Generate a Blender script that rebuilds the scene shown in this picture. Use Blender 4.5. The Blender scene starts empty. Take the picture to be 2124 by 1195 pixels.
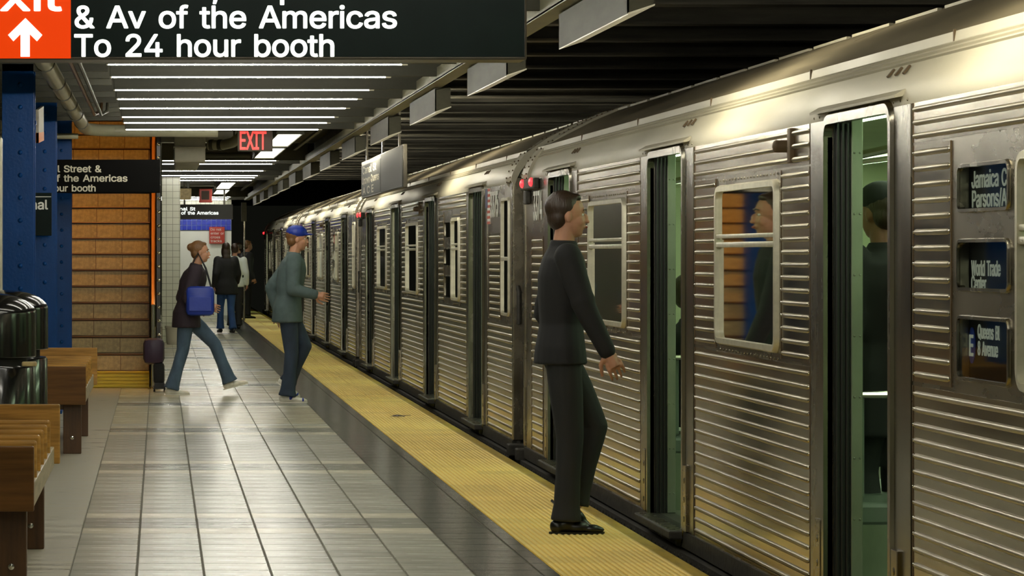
import bpy, bmesh, math, random, os
import numpy as np
from mathutils import Vector, Matrix, Quaternion
random.seed(7)
SC = bpy.context.scene
COL = SC.collection
PI = math.pi
# ------------------------------------------------------------------ camera, world, exposure
cam_d = bpy.data.cameras.new('camera'); cam = bpy.data.objects.new('camera', cam_d); COL.objects.link(cam)
cam.location = (0, 0, 1.5); cam.rotation_euler = (PI / 2, 0, 0)
cam_d.sensor_width = 36; cam_d.lens = 6200 / 2124 * 36
cam_d.shift_x = (1062 - 331) / 2124; cam_d.shift_y = (525 - 597.5) / 2124
cam_d.clip_end = 400; cam_d.clip_start = 0.2
SC.camera = cam
SC.view_settings.view_transform = 'Standard'; SC.view_settings.look = 'None'
SC.view_settings.exposure = 0.5; SC.view_settings.gamma = 1.0; SC.view_settings.use_curve_mapping = False
W = bpy.data.worlds.new('world'); SC.world = W; W.use_nodes = True
W.node_tree.nodes['Background'].inputs[0].default_value = (0.5, 0.52, 0.38, 1)
W.node_tree.nodes['Background'].inputs[1].default_value = 0.006
LAMP = 60.0        # emission of the platform tubes
EDGE = 140.0        # tubes in the platform edge hoods
CARL = 9.0         # tubes inside the cars
# ------------------------------------------------------------------ materials
def mat(name, col, rough=.5, metal=0, noise=0, nscale=(6, 6, 6), bump=0, bscale=(60, 60, 60), rnd=0, emit=None, estr=0, col2=None, spec=.5, coat=0, rvar=0, det=6):
    m = bpy.data.materials.new(name); m.use_nodes = True
    nt = m.node_tree; n = nt.nodes; l = nt.links; b = n['Principled BSDF']
    c = tuple(col) + (1,)
    b.inputs['Base Color'].default_value = c; b.inputs['Roughness'].default_value = rough
    b.inputs['Metallic'].default_value = metal; b.inputs['Specular IOR Level'].default_value = spec
    b.inputs['Coat Weight'].default_value = coat; b.inputs['Coat Roughness'].default_value = .08
    tc = n.new('ShaderNodeTexCoord')
    last = None
    if noise or rvar:
        mp = n.new('ShaderNodeMapping'); mp.inputs['Scale'].default_value = nscale
        nz = n.new('ShaderNodeTexNoise'); nz.inputs['Scale'].default_value = 1; nz.inputs['Detail'].default_value = det; nz.inputs['Roughness'].default_value = .6
        l.new(tc.outputs['Object'], mp.inputs[0]); l.new(mp.outputs[0], nz.inputs['Vector'])
        if noise:
            r = n.new('ShaderNodeValToRGB'); r.color_ramp.elements[0].position = .32; r.color_ramp.elements[1].position = .68
            d = col2 if col2 else tuple(x * (1 - noise) for x in col)
            r.color_ramp.elements[0].color = tuple(d) + (1,); r.color_ramp.elements[1].color = c
            l.new(nz.outputs[0], r.inputs[0]); last = r.outputs[0]
        if rvar:
            mr = n.new('ShaderNodeMapRange'); mr.inputs['To Min'].default_value = max(0, rough - rvar); mr.inputs['To Max'].default_value = rough + rvar
            mr.inputs['From Min'].default_value = .3; mr.inputs['From Max'].default_value = .7
            l.new(nz.outputs[0], mr.inputs[0]); l.new(mr.outputs[0], b.inputs['Roughness'])
    if rnd:
        oi = n.new('ShaderNodeObjectInfo'); mr = n.new('ShaderNodeMapRange')
        mr.inputs['To Min'].default_value = 1 - rnd; mr.inputs['To Max'].default_value = 1 + rnd * .4
        l.new(oi.outputs['Random'], mr.inputs[0])
        mx = n.new('ShaderNodeMix'); mx.data_type = 'RGBA'; mx.blend_type = 'MULTIPLY'; mx.inputs['Factor'].default_value = 1
        if last: l.new(last, mx.inputs['A'])
        else: mx.inputs['A'].default_value = c
        l.new(mr.outputs[0], mx.inputs['B']); last = mx.outputs['Result']
    if last: l.new(last, b.inputs['Base Color'])
    if bump:
        mp = n.new('ShaderNodeMapping'); mp.inputs['Scale'].default_value = bscale
        nz = n.new('ShaderNodeTexNoise'); nz.inputs['Scale'].default_value = 1; nz.inputs['Detail'].default_value = 4
        bp = n.new('ShaderNodeBump'); bp.inputs['Strength'].default_value = bump; bp.inputs['Distance'].default_value = .01
        l.new(tc.outputs['Object'], mp.inputs[0]); l.new(mp.outputs[0], nz.inputs['Vector']); l.new(nz.outputs[0], bp.inputs['Height']); l.new(bp.outputs[0], b.inputs['Normal'])
    if emit:
        b.inputs['Emission Color'].default_value = tuple(emit) + (1,); b.inputs['Emission Strength'].default_value = estr
    return m
def brick_mat(name, c1, c2, mortar, w, h, rough, msize=.012, off=0.0, plane='XZ', squash=1):
    m = mat(name, c1, rough); nt = m.node_tree; n = nt.nodes; l = nt.links; b = n['Principled BSDF']
    tc = n.new('ShaderNodeTexCoord'); sp = n.new('ShaderNodeSeparateXYZ'); cb = n.new('ShaderNodeCombineXYZ')
    l.new(tc.outputs['Object'], sp.inputs[0]); l.new(sp.outputs[plane[0]], cb.inputs[0]); l.new(sp.outputs[plane[1]], cb.inputs[1])
    br = n.new('ShaderNodeTexBrick'); br.offset = off; br.inputs['Scale'].default_value = 1
    br.inputs['Brick Width'].default_value = w; br.inputs['Row Height'].default_value = h; br.inputs['Mortar Size'].default_value = msize
    br.inputs['Color1'].default_value = tuple(c1) + (1,); br.inputs['Color2'].default_value = tuple(c2) + (1,); br.inputs['Mortar'].default_value = tuple(mortar) + (1,)
    l.new(cb.outputs[0], br.inputs[0]); l.new(br.outputs[0], b.inputs['Base Color'])
    bp = n.new('ShaderNodeBump'); bp.invert = True; bp.inputs['Strength'].default_value = .4; bp.inputs['Distance'].default_value = .004
    l.new(br.outputs['Fac'], bp.inputs['Height']); l.new(bp.outputs[0], b.inputs['Normal'])
    return m
def glass_mat(name, tint, f=1.5):
    m = bpy.data.materials.new(name); m.use_nodes = True; nt = m.node_tree; n = nt.nodes; l = nt.links
    n.remove(n['Principled BSDF']); o = n['Material Output']
    t = n.new('ShaderNodeBsdfTransparent'); t.inputs[0].default_value = tuple(tint) + (1,)
    g = n.new('ShaderNodeBsdfGlossy'); g.inputs['Roughness'].default_value = .03; g.inputs[0].default_value = (.9, .9, .85, 1)
    fr = n.new('ShaderNodeFresnel'); fr.inputs[0].default_value = f; mx = n.new('ShaderNodeMixShader')
    l.new(fr.outputs[0], mx.inputs[0]); l.new(t.outputs[0], mx.inputs[1]); l.new(g.outputs[0], mx.inputs[2]); l.new(mx.outputs[0], o.inputs[0])
    return m
M = {}
M['grout'] = mat('grout', (.10, .09, .06), .8)
M['concrete'] = mat('concrete', (.50, .465, .36), .36, noise=.3, nscale=(1.5, 9, 3), bump=.12, bscale=(12, 60, 20), rvar=.12)
M['tile_grey'] = mat('tile_grey', (.50, .495, .42), .24, spec=.3, noise=.13, nscale=(1.2, 10, 2), bump=.07, bscale=(5, 18, 5), rnd=.16, rvar=.07)
M['tile_warm'] = mat('tile_warm', (.56, .52, .38), .24, spec=.3, noise=.18, nscale=(1.2, 10, 2), bump=.07, bscale=(5, 18, 5), rnd=.12, rvar=.07)
M['tile_cream'] = mat('tile_cream', (.72, .67, .53), .25, spec=.3, noise=.1, nscale=(2, 8, 2), bump=.07, bscale=(5, 18, 5), rnd=.08, rvar=.06)
M['tile_slate'] = mat('tile_slate', (.33, .33, .28), .24, spec=.3, noise=.15, nscale=(1.5, 10, 2), bump=.07, bscale=(5, 18, 5), rnd=.12, rvar=.06)
M['tile_dark'] = mat('tile_dark', (.095, .10, .085), .2, spec=.35, noise=.25, nscale=(1.2, 12, 2), bump=.07, bscale=(5, 18, 5), rnd=.12, rvar=.06)
M['yellow'] = mat('tactile_yellow', (.97, .66, .09), .45, noise=.3, nscale=(5, 2.5, 5), rnd=.1, col2=(.90, .60, .08))
M['yellow_dome'] = mat('tactile_dome_pale', (.98, .78, .30), .42, rnd=.1)  # domes paler than the strip around them
M['yellow_edge'] = mat('edge_board_yellow', (.52, .36, .03), .5, noise=.4, nscale=(20, 3, 5), bump=.2)
M['yellow_paint'] = mat('yellow_paint', (.82, .55, .01), .4, noise=.2, nscale=(3, 3, 60), bump=.3, bscale=(4, 4, 160))
M['dark'] = mat('near_black', (.012, .012, .01), .8)  # plain near-black for track walls, bin necks and far car glazing
M['ballast'] = mat('ballast', (.03, .028, .022), .95, noise=.6, nscale=(20, 20, 20), bump=.6)
M['ceil'] = mat('ceiling_paint', (.12, .112, .07), .6, noise=.4, nscale=(2, 2, 2))
M['beam'] = mat('beam_paint', (.078, .076, .052), .5, noise=.25, nscale=(2, 3, 9), bump=.1)
M['beam_dark'] = mat('beam_mottled', (.17, .16, .13), .55, noise=.6, nscale=(1.5, 3, 12), bump=.15)  # uneven brownish grey for the beams over the track
M['olive'] = mat('olive_paint', (.34, .325, .22), .45, noise=.2, nscale=(3, 3, 3))
M['hood'] = mat('hood_metal', (.085, .081, .056), .6, spec=.12, noise=.25, nscale=(6, 2.5, 14))
M['hood_low'] = mat('hood_lens', (.45, .42, .3), .4, emit=(1, .9, .62), estr=.13)
M['tube'] = mat('lit_tube', (1, 1, 1), .5, emit=(1, .97, .84), estr=LAMP)
M['panel_lamp'] = mat('lit_panel_lamp', (1, 1, 1), .5, emit=(1, .97, .84), estr=5)
M['tube_edge'] = mat('lit_edge_tube', (1, 1, 1), .5, emit=(1, .93, .72), estr=EDGE)
M['dead_tube'] = mat('dead_tube', (.5, .5, .45), .3)
M['duct'] = mat('duct_paint', (.50, .47, .34), .5, noise=.25, nscale=(3, 3, 3))
M['tube_car'] = mat('lit_car_tube', (1, 1, 1), .5, emit=(.75, 1, .64), estr=CARL)
M['lamp_warm'] = mat('lit_warm_lamp', (1, 1, 1), .5, emit=(1, .5, .12), estr=75)
M['blue'] = mat('blue_enamel', (.001, .055, .23), .35, spec=.22, noise=.3, nscale=(3, 3, 2), bump=.15, bscale=(40, 40, 40))
M['sign_black'] = mat('sign_black', (.005, .013, .011), .45, spec=.1, noise=.3, nscale=(6, 6, 6))
M['sign_unlit'] = mat('sign_unlit_black', (.003, .0028, .0025), .6, spec=.05)
M['sign_edge'] = mat('sign_frame', (.10, .09, .07), .35, metal=.6)
M['sign_white'] = mat('sign_backlit_white', (.9, .9, .85), .5, emit=(.93, 1, .92), estr=.95)
M['sign_white2'] = mat('sign_dull_white', (.62, .58, .46), .5)
M['sign_plain'] = mat('sign_plain_white', (.85, .85, .8), .5)
M['sign_red'] = mat('sign_backlit_red', (.35, .02, .001), .5, spec=.1, emit=(1, .062, .001), estr=.5)
M['sign_grey'] = mat('sign_grey', (.06, .06, .055), .5, spec=.2)
M['red_plate'] = mat('red_plate', (.50, .04, .02), .4)
M['exit_red'] = mat('exit_letters', (.6, .01, .01), .4, emit=(1, .022, .016), estr=1.5)
M['exit_case'] = mat('exit_case', (.07, .045, .032), .5, spec=.2)
M['wood'] = mat('varnished_wood', (.54, .28, .06), .42, spec=.3, noise=.5, nscale=(3, 3, 40), bump=.08, bscale=(4, 4, 60), coat=.08)
M['wood_x'] = mat('varnished_wood_end', (.17, .072, .014), .42, spec=.3, noise=.5, nscale=(1.6, 3, 26), bump=.08, bscale=(3, 3, 50), coat=.05)
M['wood_dark'] = mat('dark_wood', (.10, .045, .014), .4, noise=.5, nscale=(30, 30, 2), bump=.1)
M['wood_worn'] = mat('worn_wood_edge', (.46, .38, .24), .5, noise=.4, nscale=(6, 4, 30))
M['bin'] = mat('black_gloss_plastic', (.006, .006, .006), .16, coat=.5, bump=.05, bscale=(8, 8, 8))
M['steel'] = mat('chrome', (.6, .58, .5), .16, metal=1)
M['copper'] = mat('copper_tube', (.9, .36, .10), .3, metal=.45)
M['riser'] = mat('riser_tile', (.60, .45, .20), .5, noise=.4, nscale=(22, 22, 22), bump=.4, bscale=(40, 40, 40), rnd=.1)
M['nosing'] = mat('nosing', (.16, .075, .028), .35, metal=.3)
M['black_wall'] = mat('black_panel', (.02, .017, .012), .4)
M['paper'] = mat('paper_notice', (.5, .46, .36), .6, noise=.6, nscale=(20, 20, 6))
M['orange'] = mat('orange_print', (.62, .19, .03), .6)
M['wtile'] = brick_mat('white_wall_tile', (.58, .58, .44), (.54, .54, .41), (.22, .22, .16), .11, .11, .2, .004)
M['whitewall'] = mat('white_wall', (.93, .95, .90), .3, noise=.05, nscale=(3, 3, 3))
M['btile'] = mat('blue_tile', (.008, .035, .62), .2, rnd=.1)
M['btile_grout'] = mat('blue_tile_grout', (.25, .33, .75), .6)
# train
def streak(name, col, rough, col2, sc=(3, .7, 26), bump=.2, bs=(3, 1.2, 160)):
    return mat(name, col, rough, metal=1, noise=.5, nscale=sc, col2=col2, bump=bump, bscale=bs, rvar=.05, det=6)
M['rib'] = streak('ribbed_stainless', (.46, .42, .32), .38, (.30, .26, .19), (3, .8, 14), .03, (3, 1.5, 20))
M['rib_flat'] = streak('panel_mirror', (.66, .605, .465), .2, (.43, .375, .275), (3, .8, 8), .02, (3, 1.5, 20))
M['plate'] = streak('flat_stainless', (.42, .385, .30), .27, (.27, .235, .18), (3, 1.2, 3), .02, (3, 3, 8))
M['jamb'] = streak('door_jamb_steel', (.36, .34, .28), .25, (.24, .215, .165), (3, 4, 1.2), .02, (3, 8, 3))
M['seam'] = mat('rusty_seam', (.10, .065, .03), .7)
M['frame'] = mat('window_aluminium', (.66, .63, .50), .4, metal=.45, noise=.2, nscale=(20, 20, 20))
M['roof'] = mat('roof_painted_steel', (.50, .465, .36), .5, spec=.25, noise=.22, nscale=(3, .9, 5), rvar=.08, bump=.1, bscale=(3, 2, 8))
M['roof_top'] = mat('roof_darker_steel', (.30, .255, .17), .5, spec=.25, noise=.45, nscale=(2.5, .6, 6), rvar=.1, bump=.1, bscale=(3, 2, 8))  # upper roof, darker and browner than the cove below
M['skirt'] = mat('skirt_grime', (.045, .04, .03), .6, noise=.6, nscale=(10, 6, 20), bump=.4, bscale=(30, 30, 30))
M['rubber'] = mat('door_rubber', (.006, .006, .005), .5)
M['green_post'] = mat('green_post_steel', (.24, .28, .20), .35, metal=.5, noise=.3, nscale=(4, 4, 2))
M['inner'] = mat('car_lining', (.36, .40, .25), .45, noise=.15, nscale=(2, 2, 2))
M['inner_floor'] = mat('car_floor', (.10, .10, .08), .4)
M['inner_seat'] = mat('car_seat', (.12, .15, .12), .4)
M['ad'] = mat('dark_advert', (.10, .02, .015), .4)
M['lens_red'] = mat('red_marker_lamp', (1, .02, .02), .3, emit=(1, .015, .02), estr=3.5)
M['glass'] = glass_mat('car_glass', (.62, .72, .62))
M['glass_sign'] = glass_mat('sign_glass', (.8, .82, .8), 1.35)
M['decal'] = mat('number_decal', (.85, .85, .78), .4)
M['decal_red'] = mat('flag_red', (.55, .07, .03), .5)
M['decal_blue'] = mat('flag_blue', (.05, .06, .16), .5)
M['e_blue'] = mat('route_blue', (.01, .06, .45), .4)
M['roll'] = mat('roll_sign_black', (.01, .012, .01), .5)
M['roll_text'] = mat('roll_sign_text', (.75, .78, .66), .5, emit=(.8, .9, .7), estr=.12)
# people
M['skin'] = mat('skin', (.50, .25, .15), .5, noise=.1, nscale=(20, 20, 20))
M['skin_dark'] = mat('skin_brown', (.24, .11, .06), .5, noise=.1, nscale=(20, 20, 20))
M['hair'] = mat('dark_hair', (.035, .019, .010), .4, bump=.5, bscale=(120, 120, 18))
M['hair_brown'] = mat('brown_hair', (.16, .075, .025), .4, bump=.5, bscale=(120, 120, 18))
M['black_cloth'] = mat('black_cloth', (.009, .009, .010), .8, bump=.35, bscale=(9, 9, 5))
M['charcoal'] = mat('charcoal_cloth', (.016, .017, .018), .8, bump=.35, bscale=(9, 9, 4))
M['teal'] = mat('teal_grey_cloth', (.085, .125, .125), .8, noise=.3, nscale=(8, 8, 8), bump=.4, bscale=(9, 9, 5))
M['jeans'] = mat('blue_denim', (.075, .125, .19), .8, noise=.4, nscale=(10, 10, 4), bump=.4, bscale=(10, 10, 5))
M['jeans_dark'] = mat('dark_denim', (.03, .05, .085), .8, noise=.4, nscale=(10, 10, 4), bump=.4, bscale=(10, 10, 5))
M['jeans_bright'] = mat('bright_denim', (.03, .09, .26), .8, noise=.4, nscale=(10, 10, 4), bump=.4, bscale=(10, 10, 5))
M['plum'] = mat('plum_cloth', (.022, .012, .02), .8, bump=.4, bscale=(9, 9, 5))
M['bag_blue'] = mat('blue_nylon', (.006, .03, .30), .45, bump=.3, bscale=(12, 12, 12))
M['bag_plum'] = mat('plum_nylon', (.03, .012, .035), .5, bump=.3, bscale=(12, 12, 12))
M['white_cloth'] = mat('white_cloth', (.7, .75, .7), .8, bump=.3, bscale=(9, 9, 5))
M['shoe_white'] = mat('white_sneaker', (.75, .72, .62), .45)
M['shoe_blue'] = mat('blue_trim', (.02, .04, .35), .4)
M['shoe_black'] = mat('black_leather', (.006, .006, .006), .3)
M['lip'] = mat('lips', (.36, .10, .07), .5)
M['eye'] = mat('eye', (.75, .72, .66), .2)
M['iris'] = mat('iris', (.02, .012, .008), .2)
# ------------------------------------------------------------------ mesh helpers
class MB:
    def __init__(s): s.v = []; s.f = []; s.mi = []
    def add(s, vs, fs, mi=0):
        o = len(s.v); s.v += [tuple(p) for p in vs]; s.f += [tuple(i + o for i in f) for f in fs]; s.mi += [mi] * len(fs)
        return s
    def box(s, x0, x1, y0, y1, z0, z1, mi=0):
        vs = [(x, y, z) for x in (x0, x1) for y in (y0, y1) for z in (z0, z1)]
        return s.add(vs, [(0, 1, 3, 2), (4, 6, 7, 5), (0, 4, 5, 1), (2, 3, 7, 6), (0, 2, 6, 4), (1, 5, 7, 3)], mi)
    def bbox(s, x0, x1, y0, y1, z0, z1, b=.005, mi=0):
        """box with chamfered edges along all four vertical and top edges"""
        bm = bmesh.new(); bmesh.ops.create_cube(bm, size=1)
        for v in bm.verts: v.co = Vector(((x0 + x1) / 2 + v.co.x * (x1 - x0), (y0 + y1) / 2 + v.co.y * (y1 - y0), (z0 + z1) / 2 + v.co.z * (z1 - z0)))
        bmesh.ops.bevel(bm, geom=list(bm.edges), offset=b, segments=2, profile=.5, affect='EDGES', clamp_overlap=True)
        bm.verts.index_update(); s.add([v.co[:] for v in bm.verts], [[v.index for v in f.verts] for f in bm.faces], mi); bm.free(); return s
    def prism(s, prof, axis, a0, a1, mi=0, caps=True):
        """prof: list of 2D points; axis 'y' -> (x,z) profile extruded in y; 'x' -> (y,z); 'z' -> (x,y)"""
        def P(p, a): return {'y': (p[0], a, p[1]), 'x': (a, p[0], p[1]), 'z': (p[0], p[1], a)}[axis]
        n = len(prof); vs = [P(p, a0) for p in prof] + [P(p, a1) for p in prof]
        fs = [(i, (i + 1) % n, (i + 1) % n + n, i + n) for i in range(n)]
        if caps: fs += [tuple(range(n))[::-1], tuple(range(n, 2 * n))]
        return s.add(vs, fs, mi)
    def tube(s, pts, r, n=10, mi=0, caps=True):
        pts = [Vector(p) for p in pts]; rs = r if isinstance(r, (list, tuple)) else [r] * len(pts)
        rings = []; up = None
        for i, p in enumerate(pts):
            d = ((pts[min(i + 1, len(pts) - 1)] - pts[max(i - 1, 0)])).normalized()
            if up is None: up = d.orthogonal().normalized()
            up = (up - d * up.dot(d)).normalized(); w = d.cross(up)
            rings.append([p + (up * math.cos(2 * PI * k / n) + w * math.sin(2 * PI * k / n)) * rs[i] for k in range(n)])
        vs = [v for rr in rings for v in rr]; fs = []
        for i in range(len(pts) - 1):
            for k in range(n): fs.append((i * n + k, i * n + (k + 1) % n, (i + 1) * n + (k + 1) % n, (i + 1) * n + k))
        if caps: fs += [tuple(range(n))[::-1], tuple(range((len(pts) - 1) * n, len(pts) * n))]
        return s.add(vs, fs, mi)
    def lathe(s, prof, c, n=32, mi=0, sx=1, sy=1):
        vs = []; fs = []
        for (r, z) in prof:
            for k in range(n):
                a = 2 * PI * k / n; vs.append((c[0] + r * math.cos(a) * sx, c[1] + r * math.sin(a) * sy, c[2] + z))
        for i in range(len(prof) - 1):
            for k in range(n): fs.append((i * n + k, i * n + (k + 1) % n, (i + 1) * n + (k + 1) % n, (i + 1) * n + k))
        fs += [tuple(range(n))[::-1], tuple(range((len(prof) - 1) * n, len(prof) * n))]
        return s.add(vs, fs, mi)
    def ell(s, c, r, n=12, m=8, rot=None, mi=0):
        vs = []; fs = []; c = Vector(c)
        for i in range(m + 1):
            t = PI * i / m
            for k in range(n):
                a = 2 * PI * k / n; p = Vector((r[0] * math.sin(t) * math.cos(a), r[1] * math.sin(t) * math.sin(a), r[2] * math.cos(t)))
                if rot: p = rot @ p
                vs.append(c + p)
        for i in range(m):
            for k in range(n): fs.append((i * n + k, (i + 1) * n + k, (i + 1) * n + (k + 1) % n, i * n + (k + 1) % n))
        return s.add(vs, fs, mi)
    def mesh(s, name, mats, smooth=False):
        me = bpy.data.meshes.new(name); me.from_pydata(s.v, [], s.f)
        for m in (mats if isinstance(mats, (list, tuple)) else [mats]): me.materials.append(M[m] if isinstance(m, str) else m)
        me.polygons.foreach_set('material_index', s.mi)
        bm = bmesh.new(); bm.from_mesh(me)
        if smooth: bmesh.ops.remove_doubles(bm, verts=bm.verts, dist=1e-5)
        bmesh.ops.recalc_face_normals(bm, faces=bm.faces); bm.to_mesh(me); bm.free()
        if smooth:
            me.polygons.foreach_set('use_smooth', [True] * len(me.polygons))
            if smooth != 2:
                try: me.set_sharp_from_angle(angle=math.radians(38))
                except Exception: pass
        me.update(); return me
    def build(s, name, mats, parent=None, smooth=False, loc=None):
        return link(name, s.mesh(name, mats, smooth), parent, loc)
def link(name, me, parent=None, loc=None):
    o = bpy.data.objects.new(name, me); COL.objects.link(o)
    if name in ('rivet_row', 'sill_tread', 'vent_slit', 'roof_seam', 'roof_highlight_dash', 'seam'): o['kind'] = 'stuff'
    if parent is not None: o.parent = parent
    if loc is not None: o.location = loc
    return o
def tag(o, label, cat, group=None, kind=None):
    if label: o['label'] = label
    if cat: o['category'] = cat
    if group: o['group'] = group
    if kind: o['kind'] = kind
    return o
STUFFY = ('rivet_row', 'sill_tread', 'vent_slit', 'roof_seam', 'roof_highlight_dash', 'seam')
def struct(o): o['kind'] = 'structure'; return o
def empty(name, loc=(0, 0, 0), rz=0):
    o = bpy.data.objects.new(name, None); o.location = loc; o.rotation_euler = (0, 0, rz); o.empty_display_size = .1; COL.objects.link(o); return o
def copy_tree(o, parent=None, loc=None):
    c = o.copy(); COL.objects.link(c)
    if parent is not None: c.parent = parent
    if loc is not None: c.location = loc
    for ch in list(o.children): copy_tree(ch, c)
    return c
# ------------------------------------------------------------------ lettering
try:
    FONT = bpy.data.fonts.load(os.path.join(bpy.utils.system_resource('DATAFILES'), 'fonts', 'Inter.woff2'))
except Exception:
    FONT = None
CAPH = []
def mesh_of(c):
    o = bpy.data.objects.new('t', c); COL.objects.link(o)
    dg = bpy.context.evaluated_depsgraph_get(); me = bpy.data.meshes.new_from_object(o.evaluated_get(dg)); bpy.data.objects.remove(o)
    return me
def fill_nonzero(me):
    """fills letter outlines by the nonzero winding rule (the font's outlines overlap themselves)"""
    from mathutils.geometry import delaunay_2d_cdt
    P2 = [Vector((v.co.x, v.co.y)) for v in me.vertices]; E2 = [tuple(e.vertices) for e in me.edges]
    if not P2: return [], [], []
    A = np.array([P2[a][:] for a, _ in E2]); B = np.array([P2[b][:] for _, b in E2])
    vo, eo, fo = delaunay_2d_cdt(P2, E2, [], 0, 1e-6)[:3]
    keep = []
    for f in fo:
        c = sum((Vector(vo[i]) for i in f), Vector((0, 0))) / len(f)
        up = (A[:, 1] <= c.y) & (B[:, 1] > c.y); dn = (A[:, 1] > c.y) & (B[:, 1] <= c.y)
        with np.errstate(divide='ignore', invalid='ignore'):
            xi = A[:, 0] + (c.y - A[:, 1]) / (B[:, 1] - A[:, 1]) * (B[:, 0] - A[:, 0])
        w = np.sum(up & (xi > c.x)) - int(np.sum(dn & (xi > c.x)))
        if w != 0: keep.append(list(f))
    cnt = {}
    for f in keep:
        for i in range(len(f)):
            e = (f[i], f[(i + 1) % len(f)]); cnt[tuple(sorted(e))] = cnt.get(tuple(sorted(e)), 0) + 1
    return [tuple(v) for v in vo], keep, [e for e, q in cnt.items() if q == 1]
def cap_h():
    if not CAPH:
        c = bpy.data.curves.new('t', 'FONT'); c.body = 'H'
        if FONT: c.font = FONT
        me = mesh_of(c); CAPH.append(max(v.co.y for v in me.vertices))
    return CAPH[0]
def text(s, x0, x1, zb, cap, y, m, parent, name='lettering', face='-y', depth=.002, bold=.020, ws=1.45):
    """letters on plane y (face -y: reads left to right along +x) fitted between x0..x1, baseline zb, capital height cap.
       face '-x': lies on plane x=y, x0 is the larger (far) world-y where the text begins, running towards smaller y"""
    c = bpy.data.curves.new('t', 'FONT'); c.body = s
    if FONT: c.font = FONT
    c.space_word = ws; c.resolution_u = 5; c.space_character = .97; c.fill_mode = 'NONE'
    vs, tris, rim = fill_nonzero(mesh_of(c))
    if not vs: return None
    a = min(v[0] for v in vs); b = max(v[0] for v in vs); k = abs(x1 - x0) / (b - a); ch = cap_h(); n = len(vs); V3 = []
    for lay in (0, 1):
        for v in vs:
            u = (v[0] - a) * k; w = zb + v[1] / ch * cap; d = depth * (1 - lay)
            V3.append((x0 + u, y - d, w) if face == '-y' else (y - d, x0 - u, w))
    F3 = [tuple(t) for t in tris] + [(p, q, q + n, p + n) for p, q in rim]
    me = bpy.data.meshes.new(name); me.from_pydata(V3, [], F3)
    if bold > 0:   # heavier strokes: the same outline laid down again with small shifts
        r = bold * cap * 1.35; vs0 = [v.co.copy() for v in me.vertices]; fs0 = [tuple(p.vertices) for p in me.polygons]; V2 = []; F2 = []
        for q, (a_, c_) in enumerate(((0, 0), (-1, 0), (1, 0), (0, -1), (0, 1), (-.8, -.8), (.8, -.8), (-.8, .8), (.8, .8))):
            o_ = len(V2); e_ = .00004 * q
            V2 += [((v.x + a_ * r, v.y + e_, v.z + c_ * r) if face == '-y' else (v.x + e_, v.y + a_ * r, v.z + c_ * r)) for v in vs0]
            F2 += [tuple(i + o_ for i in f) for f in fs0]
        me = bpy.data.meshes.new(name); me.from_pydata(V2, [], F2)
    me.materials.clear(); me.materials.append(M[m]); me.name = name
    o = link(name, me, parent); o['kind'] = 'stuff'; return o
def px(p, D): return (p - 331) * D / 6200
def pz(p, D): return 1.5 - (p - 525) * D / 6200
# ================================================================== SETTING: platform floor
Dn, Df = 11.5, 90.0
floor = struct(MB().box(-4, 2.54, -2, Df, -.35, -.006).build('floor', 'concrete'))
# paving: left concrete strip is the slab itself raised flush
struct(MB().box(-4, -.425, -2, Df, -.006, 0).build('concrete_paving', 'concrete', floor))
P = .3155; RP = 4.35 / 14
xs = [-.423 + P * k for k in range(8)] + [1.868]
tile_mesh = {}
def tmesh(w, m, d=RP):
    k = (round(w, 3), m, round(d, 3))
    if k not in tile_mesh:
        g = .0035; b = MB(); c = .003
        b.add([(g, g, -.006), (w - g, g, -.006), (w - g, d - g, -.006), (g, d - g, -.006), (g + c, g + c, 0), (w - g - c, g + c, 0), (w - g - c, d - g - c, 0), (g + c, d - g - c, 0)],
              [(4, 5, 6, 7), (0, 1, 5, 4), (1, 2, 6, 5), (2, 3, 7, 6), (3, 0, 4, 7)])
        tile_mesh[k] = b.mesh('tile', m)
    return tile_mesh[k]
struct(MB().box(-.423, 1.87, -2, Df, -.012, -.0045).build('grout_bed', 'grout', floor))
row = 0; n_tiles = 0; far_rows = {}
for i in range(-38, 215):
    d = 16.0 + i * RP; k = i % 14
    base = 'tile_grey' if d < 26 else 'tile_warm'
    cls = {0: 'tile_cream', 1: 'tile_slate', 2: 'tile_slate', 3: 'tile_cream'}.get(k, base)
    if d > 34: cls = 'tile_warm' if k > 3 else cls
    for j in range(8):
        c = cls if j < 6 else 'tile_dark'
        w = xs[j + 1] - xs[j]
        if d > 12.9 and n_tiles < 296:
            link('tile', tmesh(w, c), floor, (xs[j], d, 0)); n_tiles += 1
        elif d < Df - .5:
            far_rows.setdefault(c, MB()); g = .004
            far_rows[c].box(xs[j] + g, xs[j + 1] - g, d + g, d + RP - g, -.006, 0)
for c, b in far_rows.items():
    o = b.build('distant_paving', c, floor); o['kind'] = 'stuff'
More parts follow.
